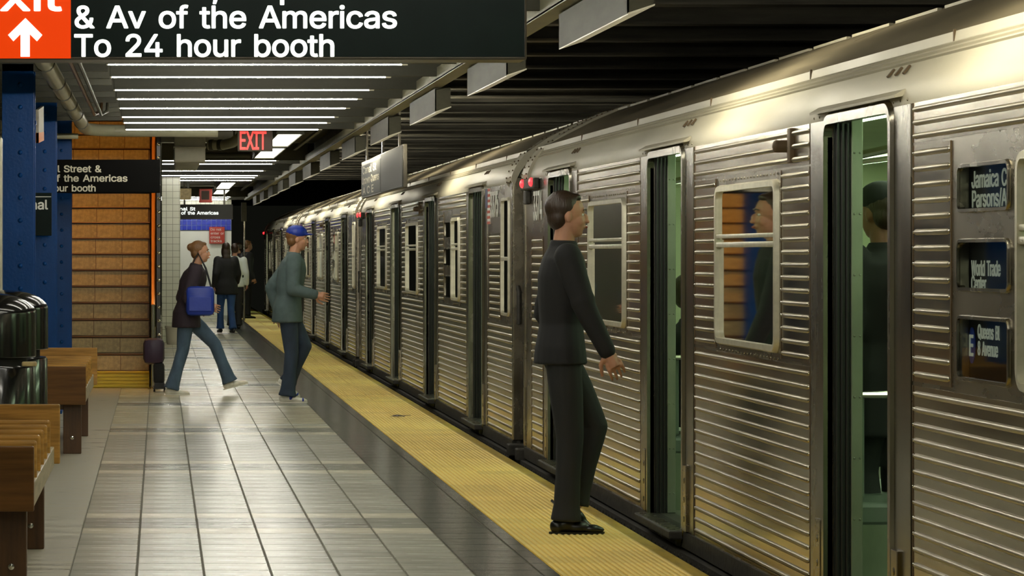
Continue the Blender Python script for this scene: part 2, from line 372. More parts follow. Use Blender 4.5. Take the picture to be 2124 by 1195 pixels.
# grime specks on the floor
# tactile warning strip
strip = MB().box(1.87, 2.48, 5, Df, -.03, -.004).build('tactile_strip', 'yellow'); struct(strip)
def dome_tile():
    b = MB(); s = .305; g = .002
    b.add([(g, g, -.006), (s - g, g, -.006), (s - g, s - g, -.006), (g, s - g, -.006), (g, g, 0), (s - g, g, 0), (s - g, s - g, 0), (g, s - g, 0)],
          [(4, 5, 6, 7), (0, 1, 5, 4), (1, 2, 6, 5), (2, 3, 7, 6), (3, 0, 4, 7)])
    n = 6
    for r in range(10):
        for q in range(10):
            cx = .0305 * (q + .5) + (.0 if r % 2 else .0); cy = .0305 * (r + .5)
            vs = [(cx + .0105 * math.cos(2 * PI * k / n), cy + .0105 * math.sin(2 * PI * k / n), 0) for k in range(n)] + \
                 [(cx + .006 * math.cos(2 * PI * k / n), cy + .006 * math.sin(2 * PI * k / n), .0055) for k in range(n)]
            b.add(vs, [(k, (k + 1) % n, (k + 1) % n + n, k + n) for k in range(n)], 1); b.add(vs[n:], [tuple(range(n))], 1)
    return b
dt = dome_tile(); dtm = dt.mesh('tile', ['yellow', 'yellow_dome'])
for i in range(150):
    for j in range(2): link('tile', dtm, strip, (1.87 + .305 * j, 12.0 + .305 * i, 0))
ro = bpy.data.meshes.new('r'); b = MB()
for i in range(150, 250):
    for j in range(2):
        ox, oy = 1.87 + .305 * j, 12.0 + .305 * i
        b.box(ox + .002, ox + .303, oy + .002, oy + .303, -.006, 0)
        for r in range(10): b.add([(ox + .01, oy + .0305 * r + .006, 0), (ox + .295, oy + .0305 * r + .006, 0), (ox + .295, oy + .0305 * r + .024, 0), (ox + .01, oy + .0305 * r + .024, 0), (ox + .01, oy + .0305 * r + .015, .005), (ox + .295, oy + .0305 * r + .015, .005)], [(0, 1, 5, 4), (3, 4, 5, 2)], 1)
o = b.build('distant_domes', ['yellow', 'yellow_dome'], strip); o['kind'] = 'stuff'
eb = empty('edge_board'); struct(eb)
i = 0; y = 5.0
while y < 85:
    MB().bbox(2.482, 2.56, y + .004, y + 1.216, -.06, -.001, .006).build('board', 'yellow_edge', eb); y += 1.22
struct(MB().box(2.3, 2.545, -2, Df, -1.2, -.06).build('platform_wall', 'dark'))
struct(MB().box(2.3, 9, -2, 120, -1.35, -1.2).build('trackbed_ground', 'ballast'))
struct(MB().box(8.6, 8.8, -2, 120, -1.3, 3.6).build('wall_right', 'dark'))
struct(MB().box(-4.1, -3.9, -2, 34, 0, 3.2).build('wall_left', 'wtile'))
# leaf lying on the strip
lb = MB(); c = Vector((px(825, 27.4), 27.4, .007))
for k, (a, r) in enumerate([(0, .10), (.7, .05), (1.2, .09), (1.9, .045), (2.5, .08), (3.3, .05), (4, .09), (4.7, .05), (5.4, .08)]):
    pass
pts = [(r * math.cos(a) , r * 1.6 * math.sin(a), .004 * math.sin(3 * a)) for (a, r) in [(0, .075), (.5, .04), (1.0, .07), (1.6, .04), (2.2, .07), (2.9, .045), (3.5, .08), (4.0, .04), (4.6, .07), (5.2, .04), (5.8, .06)]]
n = len(pts); lb.add([(c + Vector(p))[:] for p in pts] + [(c + Vector((0, 0, .012)))[:]], [(i, (i + 1) % n, n) for i in range(n)])
lb.tube([c + Vector((.06, 0, .002)), c + Vector((.12, .02, .003))], .002, 5)
tag(lb.build('fallen_leaf', 'wood_dark'), 'small dark dry leaf lying flat on the yellow tactile strip', 'leaf')
# ================================================================== ceiling and beams
ceil = struct(MB().box(-4, 2.2, -2, 33, 3.02, 3.2).box(.02, 2.2, 33, Df, 3.02, 3.2).box(-4, -1.75, 33, Df, 3.02, 3.2).build('ceiling', 'ceil'))
struct(MB().box(2.2, 8.8, -2, 120, 3.4, 3.6).build('ceiling_over_track', 'dark'))
ctr = empty('trim_1'); struct(ctr)   # beams above the track
y = 7.2
while y < 60:
    b = MB(); x0, x1 = 2.14, 8.5
    b.box(x0, x1, y, y + .012, 2.98, 3.4).box(x0, x1, y - .09, y + .10, 2.965, 2.98).box(x0, x1, y - .09, y + .10, 3.38, 3.395)
    b.build('beam', 'beam_dark', ctr); y += 1.5
# small secondary ceiling joists, left of the lamps
for k in range(14):
    MB().box(-3.9, -.40, 19.2 + k * .95, 19.27 + k * .95, 2.9, 3.02).build('joist', 'beam', ceil)
# longitudinal channel carrying the edge lights
ch = empty('edge_channel'); 
MB().box(1.985, 2.0, 2, 70, 2.74, 2.83).box(1.985, 2.1, 2, 70, 2.735, 2.75).box(2.09, 2.1, 2, 70, 2.74, 2.83).build('channel', 'olive', ch)
MB().box(2.13, 2.16, 2, 70, 2.80, 3.02).build('web', 'beam_dark', ch)
MB().box(1.82, 1.86, 30.8, 70, 2.90, 2.93).build('conduit', 'beam', ch)
struct(ch); ch.name = 'trim_2'
# transverse beams with lamps along their lower edge
lamp_rows = [6.5, 8.0, 9.6, 11.0, 12.6, 14.1, 15.6, 17.1, 18.6] + [19.97, 21.4, 23.1, 24.45, 26.0, 27.7, 28.95, 30.5] + [40.8, 42.3, 45.9, 48.6, 50.0, 51.8] + [67.3, 69.2, 70.9]
def trans_lamp(y, k):
    x0, x1, xe = (-.355, 1.65, 2.02) if y < 33 else (.03, 1.62, 2.02)
    e = empty('ceiling_lamp', (0, y, 0))
    b = MB(); b.bbox(x0, xe, 0, .035, 2.765, 3.0, .004); b.box(x0, xe, .035, .14, 2.90, 3.0)
    b.build('baffle', 'beam', e)
    MB().bbox(xe - .0, xe + .09, .005, .12, 2.80, 3.0, .004).build('end_bracket', 'black_wall', e)
    t = MB(); t.tube([(x0 + .01, .045, 2.768), (x1 - .03, .045, 2.768)], .0105, 10); t.build('tube', 'tube', e, smooth=True)
    MB().box(x1 - .03, x1 + .01, .03, .07, 2.758, 2.785).box(x0, x0 + .012, .03, .07, 2.758, 2.785).build('lamp_holder', 'hood_low', e)
    return e
row_names = {}
near = 'unlit-looking baffle'
for k, y in enumerate(lamp_rows):
    e = trans_lamp(y, k)
    if y < 19: lab, g = 'grey ceiling baffle with a fluorescent tube, among those above the big hanging sign', 'crosswise ceiling lamps above the big sign'
    elif y < 33:
        o = ['first', 'second', 'third', 'fourth', 'fifth', 'sixth', 'seventh', 'lowest'][k - 9]
        lab, g = ('%s bright crosswise tube lamp counted down from the big black sign' % o if o != 'lowest' else 'lowest bright tube lamp of the near row, just above the red EXIT box'), 'crosswise ceiling lamps over the near platform'
    elif y < 60:
        o = ['first', 'second', 'third', 'fourth', 'fifth', 'sixth'][k - 17]
        lab, g = '%s crosswise tube lamp counted down from the EXIT box, beyond the ceiling duct' % o, 'crosswise ceiling lamps beyond the duct'
    else:
        o = ['upper', 'middle', 'lower'][k - 23]
        lab, g = '%s short crosswise lamp just above the distant grey hanging sign' % o, 'crosswise ceiling lamps at the far end'
    tag(e, lab, 'lamp', g)
# longitudinal box lamps
def long_lamp(x0, x1, y0, y1, lab):
    e = empty('box_lamp', (0, y0, 0)); L = y1 - y0
    MB().bbox(x0 - .02, x1 + .02, 0, L, 2.80, 2.9, .006).build('housing', 'hood', e)
    MB().box(x0, x1, .03, L - .03, 2.785, 2.80).build('diffuser', 'panel_lamp', e)
    MB().box(x0 - .02, x0, 0, L, 2.77, 2.80).box(x1, x1 + .02, 0, L, 2.77, 2.80).box(x0, x1, 0, .02, 2.77, 2.80).box(x0, x1, L - .02, L, 2.77, 2.80).build('rim', 'hood', e)
    MB().box((x0 + x1) / 2 - .02, (x0 + x1) / 2 + .02, .1, .14, 2.9, 3.02).box((x0 + x1) / 2 - .02, (x0 + x1) / 2 + .02, L - .14, L - .1, 2.9, 3.02).build('hanger', 'beam', e)
    return tag(e, lab, 'lamp', 'lengthwise box lamps')
long_lamp(1.27, 1.53, 32.0, 35.9, 'bright white box lamp right beside the red EXIT box')
long_lamp(1.27, 1.53, 36.3, 40.3, 'bright white box lamp directly behind and below the one by EXIT')
long_lamp(1.12, 1.38, 54.0, 59.6, 'distant bright box lamp above the grey hanging sign, nearer of two')
long_lamp(1.16, 1.42, 60.4, 65, 'distant bright box lamp above the grey hanging sign, farther of two')
# edge hoods over the platform edge
NE = 12
ordn = ['hood lamp above and right of the big sign, largest and nearest in view', 'second hood lamp along the edge, touching the big sign corner', 'third hood lamp along the edge, left of the dark track beams',
        'fourth hood lamp along the edge, just above the hanging platform-edge sign', 'fifth hood lamp along the edge, behind the one over the edge sign']
for k in range(-2, NE):
    y0 = 13.1 + 4.57 * k
    e = empty('edge_lamp', (0, y0, 0)); L = 2.25
    p = [(2.05, 2.55), (2.165, 2.59), (2.165, 2.74), (2.05, 2.72)]
    b = MB(); b.prism([(2.05, 2.55), (2.058, 2.552), (2.058, 2.715), (2.165, 2.735), (2.165, 2.74), (2.05, 2.725)], 'y', 0, L)
    b.prism(p, 'y', 0, .012).prism(p, 'y', L - .012, L); b.build('hood', 'hood', e)
    MB().prism([(2.052, 2.545), (2.17, 2.585), (2.17, 2.592), (2.052, 2.553)], 'y', -.005, L + .005).build('lower_lip', 'hood_low', e)
    MB().tube([(2.12, .55, 2.66), (2.12, L - .55, 2.66)], .019, 10).build('tube', 'tube_edge' if k not in (1, 2) else 'dead_tube', e, smooth=True)
    MB().box(2.075, 2.10, .3, .34, 2.72, 2.80).box(2.075, 2.10, L - .34, L - .3, 2.72, 2.80).build('bracket', 'beam', e)
    if k < 0: lab = 'grey hood lamp over the edge, nearest the viewer, above the sign windows' if k == -1 else 'grey hood lamp over the edge, behind the viewer-side end of the row'
    elif k < 5: lab = ordn[k]
    else: lab = 'small grey hood lamp in the receding row beyond the edge sign, number %d of the row' % (k + 1) if False else ['sixth', 'seventh', 'eighth', 'ninth', 'tenth', 'eleventh', 'twelfth', 'thirteenth', 'farthest'][k - 5] + ' hood lamp of the receding row over the platform edge'
    tag(e, lab, 'lamp', 'hood lamps along the platform edge')
# pipes
def pipe(name, pts, r, m, lab, collars=(), parent=None, n=14):
    e = empty(name)
    MB().tube(pts, r, n).build('pipe_run', m, e, smooth=True)
    for c in collars:
        a, b_ = Vector(c[0]), Vector(c[1]); MB().tube([a, b_], r * 1.12, n).build('collar', 'beam', e, smooth=True)
    return tag(e, lab, 'pipe')
def vpx(x, z, y): return (x, y, z)
xp, zp = -.78, 2.80
cols = [((xp, y, zp), (xp, y + .05, zp)) for y in (20.3, 22.6, 24.2, 25.9, 27.8, 29.7)]
pipe('ceiling_pipe', [(xp, 6, zp), (xp, 30.9, zp), (xp + .02, 31.3, zp), (xp + .12, 31.6, zp), (xp + .3, 31.75, zp), (.62, 31.75, zp - .005)], .064, 'olive', 'thick olive pipe under the ceiling, running past the blue columns then turning right', cols)
for dx, m in ((-.60, 'nosing'), (-.54, 'beam')):
    pipe('thin_conduit', [(dx, 6, 2.78), (dx, 27.6, 2.78), (dx + .05, 27.9, 2.82), (dx + .06, 28.2, 3.0)], .016, m,
         'left reddish thin conduit beside the thick olive ceiling pipe' if dx < -.58 else 'right thin grey conduit between the olive pipe and the lamps', n=8)
pipe('cross_pipe', [(-3, 31.2, 2.72), (-.85, 31.2, 2.72)], .03, 'olive', 'thin pale pipe crossing behind the top of the blue columns', n=10)
cp = pipe('cross_pipe', [(.58, 35.46, 2.78), (.75, 35.4, 2.78), (.86, 35.2, 2.80), (.95, 34, 2.84), (.98, 32.5, 2.86)], .06, 'olive', 'angled pipe with rings between the ceiling duct and the EXIT box',
     [((.60, 35.455, 2.78), (.64, 35.44, 2.78)), ((.70, 35.42, 2.78), (.74, 35.40, 2.78))])
MB().box(.86, .88, 34.9, 34.93, 2.82, 3.02).build('hanger', 'beam', cp)
pipe('cross_pipe', [(.52, 39.6, 2.80), (1.2, 39.6, 2.80)], .035, 'beam', 'thin horizontal pipe low behind the red EXIT box', n=10)
# duct
du = empty('ceiling_duct', (0, 0, 0))
MB().bbox(.17, .53, 34.6, 35.1, 2.55, 3.1, .015).build('duct_box', 'duct', du)
MB().bbox(.19, .50, 34.7, 40.0, 2.60, 2.95, .015).build('duct_run', 'duct', du)
MB().bbox(.16, .54, 34.57, 35.13, 2.72, 2.735, .004).build('flange', 'duct', du)
tag(du, 'pale olive square ventilation duct hanging below the ceiling', 'duct')
# ================================================================== overhead signs
def hang_sign(name, x0, x1, y, z0, z1, face, frame, lab, t=.16, hang=None, edge=.008):
    e = empty(name, ((x0 + x1) / 2, y, z0))
    def loc(o): o.matrix_parent_inverse = Matrix.Identity(4); o.location = (-(x0 + x1) / 2, -y, -z0); return o
    loc(MB().bbox(x0, x1, y, y + t, z0, z1, .006).build('case', frame, e))
    loc(MB().box(x0 + edge, x1 - edge, y - .004, y, z0 + edge * 1.2, z1 - edge).build('face_panel', face, e))
    for h in (hang or []): loc(MB().box(h - .02, h + .02, y + t / 2 - .02, y + t / 2 + .02, z1, 3.02).build('hanger', 'sign_edge', e))
    e['fix'] = 0; del e['fix']
    return e, loc
D = 9.5
sg, lc = hang_sign('overhead_sign', -1.1, px(1093, D), D, pz(124, D), pz(124, D) + .42, 'sign_black', 'sign_edge', '', hang=(-.3, .9))
lc(MB().box(-1.1, px(147, D), D - .007, D - .003, pz(124, D) + .004, pz(124, D) + .416).build('red_panel', 'sign_red', sg))
ca = 45 * D / 6200
for s, a, b_, yb in (("Canal St, Lispenard St", 157, 905, -3), ("& Av of the Americas", 156, 822, 58), ("To 24 hour booth", 155, 692, 117)):
    lc(text(s, px(a, D), px(b_, D), pz(yb, D), ca, D - .004, 'sign_white', sg))
lc(text("Exit", px(-62, D), px(127, D), pz(22, D), 62 * D / 6200, D - .008, 'sign_white', sg))
ar = MB(); A = [(53, 38), (88, 73), (77, 86), (62, 71), (62, 118), (43, 118), (43, 71), (28, 86), (17, 73)]
ar.prism([(px(a, D), pz(b_, D)) for a, b_ in A], 'y', D - .010, D - .007); lc(ar.build('arrow', 'sign_white', sg))
tag(sg, 'large black and red illuminated exit sign hanging at top left, nearest sign', 'sign')
D = 31.3
s2, lc = hang_sign('overhead_sign', px(20, D), px(332, D), D, pz(400, D), pz(331, D), 'sign_unlit', 'sign_unlit', '', t=.1, hang=(-1.3,))
for s, a, b_, yb in (("Canal Street &", 70, 210, 357), ("Av of the Americas", 70, 264, 376.5), ("24 hour booth", 70, 198, 397)):
    lc(text(s, px(a, D), px(b_, D), pz(yb, D), 13.5 * D / 6200, D - .004, 'sign_white2', s2, bold=.025))
tag(s2, 'black unlit sign with grey letters hanging in front of the stairs', 'sign')
D = 60
s3, lc = hang_sign('overhead_sign', px(352, D), px(483, D), D, pz(455, D), pz(424, D), 'sign_grey', 'sign_edge', '', t=.12, hang=(.5, 1.3))
for s, a, b_, yb in (("Canal St", 357, 405, 436.5), ("Av of the Americas", 359, 453, 445)):
    lc(text(s, px(a, D), px(b_, D), pz(yb, D), 6.6 * D / 6200, D - .004, 'sign_white', s3))
tag(s3, 'distant grey lit sign hanging above the blue tile band', 'sign')
# platform-edge sign running along the track
e = empty('edge_sign', (2.36, 29, 2.13))
z0, z1 = 2.13 + .0, 2.55
def L0(o): o.location = (-2.36, -29, -2.13); return o
L0(MB().bbox(2.34, 2.38, 28.7, 34.6, z0, z1, .006).build('case', 'sign_edge', e))
L0(MB().box(2.333, 2.34, 28.75, 31.55, z0 + .01, z1 - .01).build('blank_panel', 'sign_grey', e))
L0(MB().box(2.333, 2.34, 31.6, 34.55, z0 + .02, z1 - .05).build('text_panel', 'sign_grey', e))
for q, (s, a, b_) in enumerate((("Canal St", 34.3, 32.2), ("Uptown Queens", 34.4, 31.8), ("A C E", 34.3, 32.6))):
    L0(text(s, a, b_, z1 - .15 - q * .115, .08, 2.333, 'sign_white2', e, face='-x'))
for yy in (29.4, 31.6, 34.0): L0(MB().box(2.35, 2.37, yy - .03, yy + .03, z1, 2.93).box(2.15, 2.37, yy - .02, yy + .02, 2.90, 2.93).build('hanger', 'sign_edge', e))
tag(e, 'grey two-part sign hanging over the platform edge beside the train', 'sign')
# EXIT box
D = 31.9
ex, lc = hang_sign('exit_box', px(493, D), px(566, D), D, pz(314, D), pz(268, D), 'exit_case', 'hood', '', t=.1, hang=(1.0,))
lc(text('EXIT', px(498, D), px(552, D), pz(310, D), 37 * D / 6200, D - .005, 'exit_red', ex, bold=.012))
tag(ex, 'small box sign with glowing red EXIT letters under the ceiling', 'sign')
# small red and beige boxes beyond
MBb = MB().bbox(px(413, 56), px(440, 56), 56, 56.15, pz(420, 56), pz(392, 56), .01)
o = MBb.build('red_box', 'red_plate'); MB().box(px(418, 56), px(434, 56), 55.99, 56, pz(414, 56), pz(396, 56)).build('grille', 'exit_case', o)
MB().box(1.02, 1.06, 56.05, 56.1, pz(392, 56), 3.02).build('hanger', 'beam', o)
tag(o, 'small dark red box hanging above the distant grey sign', 'box')
o = MB().bbox(px(372, 54), px(397, 54), 54, 54.3, pz(414, 54), pz(391, 54), .01).build('junction_box', 'riser'); MB().box(.5, .54, 54.1, 54.14, pz(391, 54), 3.02).build('hanger', 'beam', o)
tag(o, 'small beige box under the ceiling left of the red box', 'box')
# ================================================================== blue riveted columns
rv = MB(); rv.lathe([(.017, 0), (.016, .006), (.011, .012), (.004, .0145)], (0, 0, 0), 10); rvm = None
def rivet_mesh(m):
    b = MB(); b.ell((0, 0, 0), (.019, .017, .019), 10, 8); return b.mesh('rivet', m, 2)
rvb = rivet_mesh('blue')
labs = ['nearest blue riveted steel column, behind the black bins', 'second blue riveted column, carrying the black station name plate', 'third blue riveted column, beside the foot of the stairs']
for k, yc in enumerate((23.0, 27.9, 32.7)):
    e = empty('steel_column', (-1.09, yc, 0)); w = .123
    MB().bbox(-w, w, 0, .018, 0, 3.02, .003).bbox(-w, w, .28, .298, 0, 3.02, .003).build('flange', 'blue', e)
    MB().box(-.07, -.055, .018, .28, 0, 3.02).box(.055, .07, .018, .28, 0, 3.02).build('web', 'blue', e)
    MB().bbox(-.18, .18, -.04, .34, 0, .03, .005).build('base_plate', 'blue', e)
    for r in range(17): link('rivet', rvb, e, (.018 + .0, -.001, .18 + .1745 * r))
    tag(e, labs[k], 'column', 'blue riveted columns in a row')
# name plate on second column
D = 27.7
o = MB().bbox(px(28, D), px(107, D), D, D + .03, pz(489, D), pz(400, D), .003).build('name_plate', 'sign_black')
text('Canal St', px(33, D), px(147, D) if False else px(100, D), pz(434, D), 18 * D / 6200, D - .001, 'sign_plain', o, bold=.025) if False else text('Canal', px(30, D), px(99, D), pz(434, D), 19 * D / 6200, D - .001, 'sign_plain', o, bold=.025)
MB().box(px(30, D), px(106, D), D - .002, D, pz(409, D), pz(407.5, D)).build('white_rule', 'sign_plain', o)
MB().box(px(60, D), px(90, D), D + .03, D + .21, pz(450, D), pz(440, D)).build('bracket', 'blue', o)
tag(o, 'black station name plate on the second blue column', 'sign')
o = MB().prism([(23.35, 2.62), (24.4, 2.70), (24.4, 2.42), (23.35, 2.36)], 'x', -.965, -.945).build('notice', 'paper'); MB().box(-1.0, -.96, 23.28, 23.4, 2.5, 2.53).build('bracket', 'blue', o)
MB().prism([(23.35, 2.44), (24.4, 2.49), (24.4, 2.42), (23.35, 2.36)], 'x', -.967, -.943).build('orange_band', 'orange', o)
tag(o, 'tilted paper notice with orange foot, high on the nearest blue column', 'notice')
# map case at far left
e = empty('map_case', (-1.4, 20.4, 0))
zz0, zz1 = pz(615, 20.4), pz(285, 20.4)
MB().bbox(-.62, .325, 0, .08, zz0, zz1, .01).build('case', 'frame', e)
MB().box(-.58, .29, -.004, 0, zz0 + .04, zz1 - .04).build('map_sheet', 'paper', e)
MB().box(-.5, -.45, .02, .06, 0, zz0).box(.18, .23, .02, .06, 0, zz0).build('post', 'frame', e)
tag(e, 'tall map case with pale metal frame, cut by the left edge of the photo', 'map case')
# ================================================================== stairs
st = empty('staircase', (-.85, 33.2, 0)); struct(st)
TR, RI = .28, .187; sx0, sx1 = -.85, .735
rt = {}
for i in range(22):
    y0 = TR * i; z0 = RI * i
    b = MB().box(sx0, sx1, y0 + .02, y0 + TR + .05, max(0, z0 - .05) if i else 0, z0 + RI - .02); s_ = b.build('step', 'yellow_paint' if i == 0 else 'nosing', st)
    MB().bbox(sx0, sx1, y0 - .022, y0 + .06, z0 + RI - .014, z0 + RI, .005).build('nosing', 'yellow_paint' if i == 0 else 'nosing', s_)
    if i == 0:
        for q in range(4): MB().box(sx0, sx1, y0 + .002, y0 + .02, .012 + q * .038, .042 + q * .038).build('kick_strip', 'yellow_paint', s_)
    else:
        for q in range(5):
            k = q
            if 't' not in rt: rt['t'] = MB().bbox(.003, .309, 0, .02, .002, RI - .024, .002).mesh('tile', 'riser')
            t = link('tile', rt['t'], s_, (sx0 + .015 + .312 * q + (.0 if i % 2 else -.01), y0, z0))
        MB().box(sx0, sx1, y0 + .06, y0 + TR, z0 + RI - .02, z0 + RI - .004).build('tread', 'black_wall', s_)
sw = empty('trim_3'); struct(sw)
MB().box(-.03, .008, 33.1, 40, 0, 3.3).build('stair_panel', 'black_wall', sw)
MB().bbox(-.035, .012, 33.0, 33.08, 0, 3.3, .004).build('post', 'black_wall', sw)
rvk = rivet_mesh('steel')
for r in range(20): link('rivet', rvk, sw, (-.008, 32.998, .15 + .15 * r))
MB().box(-1.85, -1.70, 33.1, 40, 0, 4.5).build('stair_side', 'wtile', sw)
MB().box(-1.75, -.03, 40, 40.2, 0, 6).box(-1.8, 0, 33.0, 40, 5.2, 5.3).box(-.10, -.03, 33.1, 40, 3.3, 5.3).box(-1.8, -.1, 32.9, 33.05, 3.2, 5.3).build('stair_shaft', 'riser', sw)
# handrail
hr = empty('handrail', (-.07, 32.7, 0))
zt = .92; sl = RI / TR
MB().tube([(0, .15, .92 + .0), (0, .6, .92 + .28), (0, 6, .92 + .28 + 5.4 * sl)], .0235, 12).build('rail', 'copper', hr, smooth=True)
MB().tube([(0, .15, 0), (0, .15, .93)], .0235, 12).build('newel_post', 'steel', hr, smooth=True)
MB().lathe([(.055, 0), (.055, .01), (.026, .03)], (0, .15, 0), 16).build('foot', 'steel', hr, smooth=True)
tag(hr, 'copper and chrome tubular handrail at the right side of the stairs', 'handrail')
wl = empty('stair_lamp', (-.9, 33.7, 4.2))
MB().box(-.5, .5, -.1, .1, .02, .10).build('housing', 'hood', wl)
MB().box(-.45, .45, -.08, .08, 0, .02).build('diffuser', 'lamp_warm', wl)
MB().box(-.03, .03, -.03, .03, .10, 1.0).build('hanger', 'hood', wl)
tag(wl, 'warm orange lamp high in the stairwell that colours the upper steps', 'lamp')
# ================================================================== far end of the platform
MB().box(0, 0, 0, 0, 0, 0)
tp = struct(MB().bbox(.035, .345, 50, 50.35, 0, 3.02, .01).build('tiled_column', 'wtile'))
fw = struct(MB().box(.35, 1.73, 72, 72.3, 0, 2.04).build('wall_back', 'whitewall'))
MB().box(.35, 1.73, 72.005, 72.3, 2.04, 2.40).build('tile_backing', 'btile_grout', fw)
MB().box(.35, 1.73, 71.99, 72.3, 2.035, 2.05).build('dark_rule', 'black_wall', fw)
MB().box(.35, 1.73, 72.0, 72.3, 2.40, 3.02).build('upper_wall', 'wtile', fw)
bt = MB().bbox(.006, .112, 0, .02, .006, .112, .004).mesh('tile', 'btile')
for i in range(11):
    for j in range(3): link('tile', bt, fw, (.42 + .118 * i, 71.99, 2.05 + .118 * j))
D = 71.9
o = MB().bbox(px(434, D), px(466, D), D, D + .03, pz(505.5, D), pz(470.5, D), .005).build('warning_sign', 'red_plate')
for q, (s, b_) in enumerate((('Do not', 459), ('enter or', 464.5), ('cross', 456.5), ('tracks', 460))):
    text(s, px(437, D), px(b_, D), pz(478.5 + 8 * q, D), 5.2 * D / 6200, D - .001, 'sign_plain', o, bold=.0)
MB().box(px(440, D), px(444, D), D + .01, 72.02, pz(490, D), pz(485, D)).build('fixing', 'steel', o)
tag(o, 'red do-not-enter-or-cross-tracks sign on the far white wall', 'sign')
e = empty('signal_post', (px(506, 66), 66, 0))
MB().tube([(0, 0, 0), (0, 0, 2.3)], .028, 10).build('pole', 'steel', e, smooth=True)
MB().bbox(-.06, .06, -.05, .05, 2.2, 2.62, .01).build('head_box', 'hood', e)
tag(e, 'thin grey post standing at the far platform end', 'post')
# white tub by the tiled column
o = MB().lathe([(.14, 0), (.165, .26), (.175, .27), (.175, .30), (.155, .30), (.15, .06)], (.26, 49.2, 0), 20).build('plastic_tub', 'sign_white2', smooth=True)
tag(o, 'pale round tub standing at the foot of the tiled column', 'tub')
# ================================================================== bins
def bin_(x, y, lab):
    e = empty('litter_bin', (x, y, 0)); r = .27
    MB().lathe([(r - .02, 0), (r, .015), (r, .80), (r - .01, .815), (r - .03, .815)], (0, 0, 0), 40).build('body', 'bin', e, smooth=True)
    MB().lathe([(r - .05, .80), (r - .05, .88)], (0, 0, 0), 24).build('neck', 'dark', e, smooth=True)
    prof = [(r, .866), (r + .004, .87), (r + .004, 1.13)] + [((r + .004) * math.cos(t) * .999, 1.13 + .125 * math.sin(t)) for t in [PI / 2 * k / 9 for k in range(1, 9)]] + [(.02, 1.256)]
    MB().lathe(prof, (0, 0, 0), 40).build('domed_lid', 'bin', e, smooth=True)
    return tag(e, lab, 'bin', 'black domed litter bins')
bin_(-1.03, 18.3, 'black domed litter bin in front, nearer of the two behind the bench')
bin_(-1.01, 19.75, 'black domed litter bin at back, partly hidden by the nearer bin')
o = MB().bbox(-.83, -.74, 17.98, 18.05, .818, .845, .008).build('crumpled_cup', 'riser'); tag(o, 'small tan crumpled cup stuck in the slot of the nearer bin', 'litter')
# ================================================================== benches
def bench(y0, L, lab, nd):
    e = empty('wooden_bench', (-1.0, y0, 0)); xw = .45    # local x: -xw..xw ; right edge at -.55
    # seat planks run along the bench
    for q in range(4):
        a = -xw + .03 + q * .215
        MB().bbox(a, a + .205, .05, L - .02, .43, .465, .006).build('seat_plank', 'wood', e)
    for s in (-1, 1):
        x = s * xw
        MB().bbox(min(x, x - s * .03), max(x, x - s * .03), .03, L, .385, .49, .005).build('side_rail', 'wood_worn', e)
    MB().bbox(-xw - .002, xw + .002, 0, .045, .372, .656, .006).build('end_board', 'wood_x', e)
    MB().bbox(-xw + .005, xw + .03, L - .04, L, .40, .71, .006).build('end_board', 'wood', e)
    for d in range(1, nd):
        yy = d * (L - .55) / (nd - 1)
        MB().bbox(-xw + .005, xw - .002 , yy, yy + .035, .46, .656, .012).build('divider', 'wood', e)
    for yy in (.12, L - .5):
        for (a, b_) in ((-xw + .02, -xw + .16), (xw - .17, xw - .035)):
            l_ = MB().bbox(a, b_, yy, yy + .07, 0, .43, .006).build('leg', 'wood_dark', e)
            MB().lathe([(.016, 0), (.014, .006), (.005, .008)], (0, 0, 0), 12).build('bolt', 'steel', l_, loc=((a + b_) / 2, yy, .12)).rotation_euler = (PI / 2, 0, 0)
        MB().bbox(-xw + .1, xw - .1, yy + .01, yy + .06, .33, .43, .004).build('cross_rail', 'wood_dark', e)
    MB().bbox(-.04, .04, .15, L - .45, .10, .17, .004).build('stretcher', 'wood_dark', e)
    return tag(e, lab, 'bench', 'wooden platform benches')
bench(13.03, 2.6, 'varnished wooden bench with dividers, in front of the black bins', 6)
bench(22.2, 2.75, 'farther wooden bench, between the bins and the stairs', 6)
# rolling bag at stairs
e = empty('rolling_bag', (px(322, 32.2), 32.2, 0))
MB().bbox(-.13, .10, 0, .2, .30, .58, .06).build('upper_case', 'bag_plum', e, smooth=True)
MB().bbox(-.02, .10, .02, .18, .08, .32, .04).build('lower_case', 'black_cloth', e, smooth=True)
MB().tube([(-.0, .17, .05), (-.0, .17, .70), (.07, .17, .70), (.07, .17, .05)], .007, 6).build('pull_handle', 'steel', e)
MB().tube([(-.02, .12, .035), (.0, .12, .035)], .035, 14).tube([(.09, .12, .035), (.11, .12, .035)], .035, 14).build('wheel', 'rubber', e)
MB().box(-.01, .1, .02, .16, .035, .1).build('chassis', 'rubber', e)
tag(e, 'dark plum rolling bag standing at the foot of the stairs handrail', 'bag')
# ================================================================== TRAIN
X0 = 2.74; CL = 17.75; DC = [2.70, 7.07, 11.50, 15.77]; HW = .54
SPANS = [(0, 1.86), (3.54, 6.23), (7.91, 10.66), (12.34, 14.93), (16.61, CL)]
ZS, ZD, ZT = .05, 2.03, 2.077
RIBP = [(0, -.013), (-.007, -.010), (-.011, -.004), (-.0115, .001), (-.009, .006), (-.004, .0095), (0, .0105)]
def rib(b, t0, t1, zc, k=1.0, mi=0):
    n = len(RIBP); ts = [t0, t0 + .035, t1 - .035, t1]; sc = [.0, 1, 1, .0]
    vs = []
    for t, s in zip(ts, sc): vs += [(p[0] * s * k - .0005, t, zc + p[1] * (.55 + .45 * s)) for p in RIBP]
    fs = [(i * n + j, i * n + j + 1, (i + 1) * n + j + 1, (i + 1) * n + j) for i in range(3) for j in range(n - 1)]
    b.add(vs, fs, mi)
